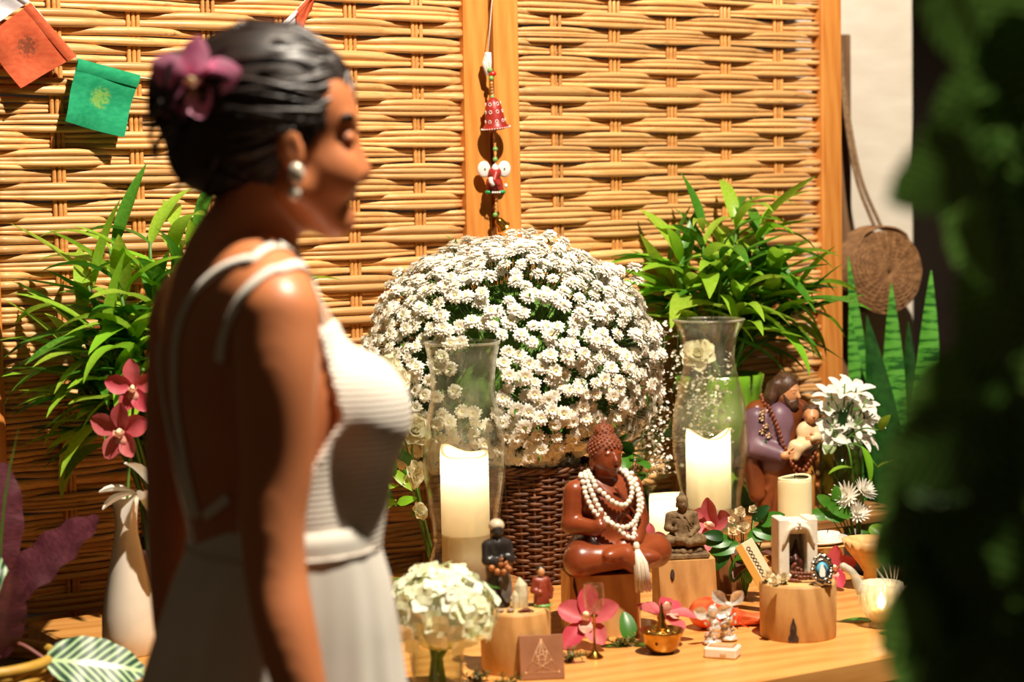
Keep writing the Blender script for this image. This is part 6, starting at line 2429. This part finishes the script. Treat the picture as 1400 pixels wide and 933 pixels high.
for sg in (-1, 1):
    ey = B().tube(bez([hl(463, 190, sg * .042), hl(472, 187, sg * .037), hl(480, 189, sg * .029)], 5), .0022, 6)
    ob('eyelash', ey, m_lash, per)
    ob('eyebrow', B().tube(bez([hl(455, 165, sg * .046), hl(468, 158, sg * .043), hl(480, 163, sg * .03)], 5), [.001] + [.003] * 9 + [.0015], 6), m_lash, per)
ob('lips', B().ball(hl(480, 269), (.006, .015, .006), 10, 6), mat('lip_rose', hexc(176, 84, 74), rough=.35), per)

# hair
q = SDF((-.17, -.12, 1.36), (.12, .13, 1.68), .0038)
q.ell(hl(360, 148), (.1, .081, .096), RH, .015)
q.ell(hl(508, 244), (.098, .3, .112), RH, .008, 's')
q.ell(hl(288, 205), (.05, .058, .05), RH, .02)
q.ell(hl(245, 130), (.036, .046, .05), RH, .02)
q.ell(hl(318, 235), (.032, .05, .03), RH, .02)
hair_o = link('hair', q.build('hair', m_hair), per)
st = B()
bun = hl(290, 190)
ctr = hl(360, 148)
for i in range(150):
    lat = R.uniform(-1, 1) * .078
    fx = R.uniform(.45, 1)
    x0 = 462 - 55 * (abs(lat) / .078) ** 1.5 * R.uniform(.6, 1.2)
    A = hl(x0, 100 + 85 * (abs(lat) / .078) ** 1.3, lat)
    a = A - ctr
    c = (bun + V((R.uniform(-.02, .02), R.uniform(-.035, .035), R.uniform(-.03, .05)))) - ctr
    pts = []
    for k in range(11):
        t = k / 10
        d = a.lerp(c, t)
        loc = RH.transposed() @ d
        nrm = math.sqrt((loc.x / .1) ** 2 + (loc.y / .081) ** 2 + (loc.z / .096) ** 2)
        sc_ = (1.0 + .03 * R.uniform(0, 1)) / max(nrm, .01)
        pts.append(ctr + d * (sc_ if t < .8 else (sc_ * (1 - t) / .2 + 1.0 * (t - .8) / .2)))
    r = R.uniform(.0022, .005)
    st.tube(pts, [.001] + [r] * 9 + [r * .6], 5)
for i in range(60):                                         # twisted bun loops
    c = hl(*R.choice(((288, 205), (250, 140), (300, 215), (318, 232), (262, 185)))) + V((R.uniform(-.015, .015), R.uniform(-.04, .02), R.uniform(-.015, .015)))
    ax = V((R.uniform(-1, 1), R.uniform(-.4, .4), R.uniform(-1, 1))).normalized()
    e1 = ax.orthogonal().normalized()
    e2 = ax.cross(e1)
    rr = R.uniform(.022, .036)
    pts = [c + (e1 * math.cos(a) + e2 * math.sin(a)) * rr for a in np.linspace(R.uniform(0, 3), R.uniform(4, 6), 9)]
    st.tube(pts, [.001] + [R.uniform(.002, .004)] * 7 + [.001], 5)
for px0, py0, px1, py1, px2, py2 in ((222, 150, 200, 185, 212, 215), (240, 215, 240, 250, 236, 262), (300, 260, 268, 280, 282, 300), (330, 255, 318, 285, 300, 318), (215, 110, 198, 140, 203, 175)):
    st.tube(bez([hl(px0, py0, -.02), hl(px1, py1, -.03), hl(px2, py2, -.02)], 5), [.003] * 6 + [.002] * 4 + [.0008], 5)
ob('hair_strands', st, m_hair, hair_o, kind='stuff')

# orchid in the hair
hf = hl(262, 112, -.058)
hfo = link('hair_flower', None, per, m=frame(hf, V((.1, 0, 1)), V((-.15, -.85, .5))), label='magenta pink orchid pinned in the hair')
orchid(hfo, Matrix.Identity(4), random.Random(8), m_orc2, .056)

# earring
m_pearl2 = mat('crystal_pearl', hexc(236, 226, 212), hexc(206, 190, 170), .15, 60, metal=.3)
for sg in (-1, 1):
    e0 = hl(391, 238, sg * .08)
    ea = link('earring', None, per, loc=e0)
    ob('crystal', B().ball((0, 0, 0), (.009, .006, .012), 10, 7), m_pearl2, ea)
    ob('drop', B().ball((-.003, 0, -.021), (.0075, .006, .0085), 10, 7), m_pearl2, ea)

# dress
s = NT('dress_pleats')
c = s.n('ShaderNodeTexCoord')
wv_ = s.n('ShaderNodeTexWave', wave_type='BANDS', bands_direction='Z')
wv_.inputs['Scale'].default_value = 48
wv_.inputs['Distortion'].default_value = .6
s.l(c.outputs['Object'], wv_.inputs['Vector'])
s.l(s.ramp(s.noise(c.outputs['Object'], 12, 2), [(.3, hexc(226, 216, 202)), (.7, hexc(234, 226, 214))]), s.bs.inputs['Base Color'])
s.set(Roughness=.8, Specular_IOR_Level=.2)
s.bump(wv_.outputs[1], .5, .003)
m_bod = s.m
m_skirt = mat('dress_white', hexc(230, 224, 210), hexc(238, 232, 220), .8, 14, spec=.2, transl=.15)
m_trim = mat('dress_trim', hexc(226, 216, 204), hexc(190, 176, 160), .6, 160, bump=.6)
dr = link('dress', None, per, label='white pleated dress with thin back straps')
q = SDF((-.12, -.2, .98), (.23, .25, 1.34), .004)
torso(q, .007)
for sg in (-1, 0, 1):
    q.cap(w(372, 575) + Fv * .082 + Lv * (.06 * sg), w(386, 725) + Fv * (.062 - .012 * abs(sg)) + Lv * (.05 * sg), .052, .05, .02)
P = np.meshgrid(*q.ax, indexing='ij')


def half(p, d):
    d = V(d).normalized()
    return sum((P[i] - p[i]) * d[i] for i in range(3))


lineA = (w(463, 572, -.1) - w(437, 448, -.1)).normalized()
nA = lineA.cross(V((0, 1, 0))).normalized()
if nA.x > 0:
    nA = -nA
nA = (RT @ V((nA.x, 0, nA.z))).normalized()
lineB = (w(405, 668, -.1) - w(463, 572, -.1)).normalized()
nB = lineB.cross(V((0, 1, 0))).normalized()
if nB.z < 0:
    nB = -nB
nB = (RT @ V((nB.x, 0, nB.z))).normalized()
pA = w(463, 572, -.1)
rem = np.minimum(half(pA, nA), half(pA, nB))                # >0: removed
q.f = np.maximum(q.f, rem).astype(np.float32)
q.cut(w(440, 446, -.1), (0, 0, 1))
q.cut(w(380, 742), (0, 0, -1))
link('bodice', q.build('bodice', m_bod), dr)
# waist band and skirt
def ring(z, a, b, cx, cy, n=120, fold=0.0, ph=0.0):
    out = []
    for k in range(n):
        t = 2 * PI * k / n
        f_ = 1 + fold * (math.sin(t * 15 + ph) * .6 + math.sin(t * 23 + 1.3 + ph) * .4)
        out.append(V((cx, cy, z)) + Fv * (a * f_ * math.cos(t)) + Lv * (b * f_ * math.sin(t)))
    return out


def skin_rings(rings):
    b = B()
    n = len(rings[0])
    vs = [p for r in rings for p in r]
    fs = [(i * n + k, i * n + (k + 1) % n, (i + 1) * n + (k + 1) % n, (i + 1) * n + k) for i in range(len(rings) - 1) for k in range(n)]
    return b.add(vs, fs)


rings = []
for py, cx_, a, b_, fo in ((708, 388, .1035, .13, 0), (742, 387, .1075, .135, .004), (790, 384, .122, .142, .012), (860, 379, .136, .15, .018), (933, 373, .15, .155, .024), (1060, 372, .175, .17, .032), (1250, 372, .21, .235, .045), (1550, 372, .26, .28, .06), (1990, 372, .31, .32, .075)):
    c_ = w(cx_, py)
    rings.append(ring(max(c_.z, .01), a, b_, c_.x, c_.y, 150, fo))
sk = ob('skirt', skin_rings(rings[1:]), m_skirt, dr)
wb0, wb1 = w(388, 706), w(387, 744)
band = [ring(wb0.z, .1, .128, wb0.x, wb0.y), ring(wb0.z, .1045, .132, wb0.x, wb0.y), ring((wb0.z + wb1.z) / 2, .1065, .1335, wb0.x, wb0.y), ring(wb1.z, .108, .1355, wb1.x, wb1.y), ring(wb1.z - .004, .107, .135, wb1.x, wb1.y)]
ob('waistband', skin_rings(band), m_skirt, dr)
trm = B()
rg_ = ring(wb1.z + .002, .1085, .136, wb1.x, wb1.y, 120)
trm.tube(rg_ + rg_[:1], .0024, 6, cap=False)
ob('beaded_trim', trm, m_trim, dr)


def strap(pxs, width=.012, over=()):
    path = []
    for p in over:
        h_ = pt.find_nearest(p)
        path.append((h_[0], h_[1]))
    for px, py in pxs:
        d = ray(px, py).normalized()
        hit = pt.ray_cast(CO - WO, d)
        if hit[0] is not None:
            path.append((hit[0], hit[1]))
    P_ = bez([p for p, n in path], 6)
    b = B()
    vs = []
    for i, p in enumerate(P_):
        co_, n_, ii, dd = pt.find_nearest(p)
        t = (P_[min(i + 1, len(P_) - 1)] - P_[max(i - 1, 0)]).normalized()
        sd = t.cross(n_).normalized()
        for o_, h_ in ((-.5, .001), (-.5, .004), (.5, .004), (.5, .001)):
            vs.append(co_ + n_ * h_ + sd * (o_ * width))
    fs = []
    for i in range(len(P_) - 1):
        for k in range(4):
            fs.append((i * 4 + k, i * 4 + (k + 1) % 4, i * 4 + 4 + (k + 1) % 4, i * 4 + 4 + k))
    fs += [(3, 2, 1, 0), tuple((len(P_) - 1) * 4 + k for k in range(4))]
    b.add(vs, fs)
    ob('strap', b, m_skirt, dr)


strap([(350, 353), (335, 357), (300, 372), (268, 402), (249, 440), (241, 500), (243, 560), (252, 620), (263, 670), (272, 708)], .012, (w(436, 455, .02), w(418, 415, .02), w(395, 380, .0), w(372, 356, -.02)))
strap([(390, 368), (372, 372), (345, 392), (322, 425), (308, 460), (302, 495)], .012, (w(440, 450, -.08), w(428, 415, -.08), w(412, 380, -.07)))
strap([(222, 470), (222, 520), (232, 580), (248, 640), (266, 705)], .01)
strap([(314, 680), (300, 692), (282, 706)], .011)

# ================================================================== dark leafy plant in the foreground, right
R = random.Random(70)
s = NT('foreground_leaf')
c = s.n('ShaderNodeTexCoord')
sx = s.n('ShaderNodeSeparateXYZ')
s.l(c.outputs['Object'], sx.inputs[0])
ab_ = s.n('ShaderNodeMath', operation='ABSOLUTE')
s.l(sx.outputs[0], ab_.inputs[0])
ad = s.n('ShaderNodeMath', operation='SUBTRACT')
s.l(sx.outputs[1], ad.inputs[0])
s.l(ab_.outputs[0], ad.inputs[1])
cm = s.n('ShaderNodeCombineXYZ')
s.l(ad.outputs[0], cm.inputs[1])
w_ = s.n('ShaderNodeTexWave', wave_type='BANDS', bands_direction='Y')
w_.inputs['Scale'].default_value = 3.0
w_.inputs['Distortion'].default_value = .8
s.l(cm.outputs[0], w_.inputs['Vector'])
col = s.ramp(w_.outputs[0], [(.3, hexc(40, 84, 26)), (.75, hexc(74, 124, 44)), (.95, hexc(134, 164, 84))])
s.l(col, s.bs.inputs['Base Color'])
s.set(Roughness=.4)
s.bump(w_.outputs[1], .6, .003)
tr = s.n('ShaderNodeBsdfTranslucent')
s.l(col, tr.inputs[0])
mx = s.n('ShaderNodeMixShader')
mx.inputs[0].default_value = .3
s.l(s.bs.outputs[0], mx.inputs[1])
s.l(tr.outputs[0], mx.inputs[2])
s.l(mx.outputs[0], s.out.inputs[0])
m_fore = s.m
DF = 1.3
fb0 = at(1460, 900, DF)
fp = thing('foliage_plant', 'tall dark green plant with scalloped leaves standing before the right table end', 'plant', (fb0.x, fb0.y, 0))
f0 = V(fp.location)
ob('pot', B().lathe([(.11, 0), (.12, .01), (.15, .3), (.16, .3), (.16, .34), (.145, .34), (.14, .31), (0, .31)], 32), m_claypot, fp)
ob('soil', B().lathe([(.14, .312), (.07, .32), (0, .322)], 20), m_soil, fp)
var = [B().leaf(1, R.uniform(.72, .9), b_, .12, 14, 5, 'heart', .07, 5).mesh('leaf', m_fore) for b_ in (.3, .6, .9, 1.2)]
trunks = []
for k, (tx, ty, dd) in enumerate(((1400, -60, .02), (1370, 300, -.06), (1330, 480, .05), (1430, 250, .08), (1290, 620, -.02))):
    tp = at(tx, ty, DF + dd) - f0
    pth = bez([V((R.uniform(-.04, .04), R.uniform(-.04, .04), .31)), V((tp.x * .25, tp.y * .3, .31 + (tp.z - .31) * .5)), tp], 8)
    ob('stem', B().tube(pth, [.008 - .004 * i / len(pth) for i in range(len(pth))], 7), m_dstem, fp)
    trunks += pth[6:]
spots = ((1365, 40, 200, -60), (1400, 120, 210, -100), (1300, 190, 190, 200), (1375, 220, 200, -80), (1270, 245, 150, 190), (1350, 310, 180, -110), (1400, 350, 200, -60), (1370, 420, 190, 230), (1400, 500, 220, -70), (1320, 500, 170, 200),
         (1355, 560, 210, -120), (1290, 575, 190, 215), (1255, 620, 170, 200), (1245, 690, 170, 235), (1310, 660, 210, -110), (1400, 650, 220, -60), (1240, 745, 150, -130), (1290, 770, 210, -100), (1360, 760, 220, -80), (1270, 850, 190, 210), (1330, 870, 220, -90), (1400, 850, 220, -70),
         (1265, 920, 180, -100), (1390, 940, 220, -60), (1335, 960, 200, -90), (1410, 20, 200, 30), (1355, 120, 170, 200), (1310, 620, 180, 10), (1420, 580, 200, 20), (1380, 700, 200, -20), (1300, 710, 180, 180), (1320, 940, 200, 190), (1300, 830, 180, -40), (1400, 280, 190, 200))
for i, (px, py, sz, ang) in enumerate(spots):
    dd = R.uniform(-.09, .1)
    a = math.radians(ang + R.uniform(-15, 15))
    L = sz / FPX * (DF + dd) * .95
    d2 = V((math.cos(a), R.uniform(-.3, .2), math.sin(a)))
    p = at(px, py, DF + dd) - f0 - d2.normalized() * L * .5
    up = V((R.uniform(-.35, .35), -1, R.uniform(.2, .9)))
    link('leaf', R.choice(var), fp, m=frame(p, d2, up) @ Matrix.Scale(L, 4))
    near = min(trunks, key=lambda t: (t - p).length + (0.08 if t.z > p.z else 0))
    ob('petiole', B().tube(bez([near, near.lerp(p, .5) + V((0, 0, .015)), p], 4), .0022, 5), m_dstem, fp)
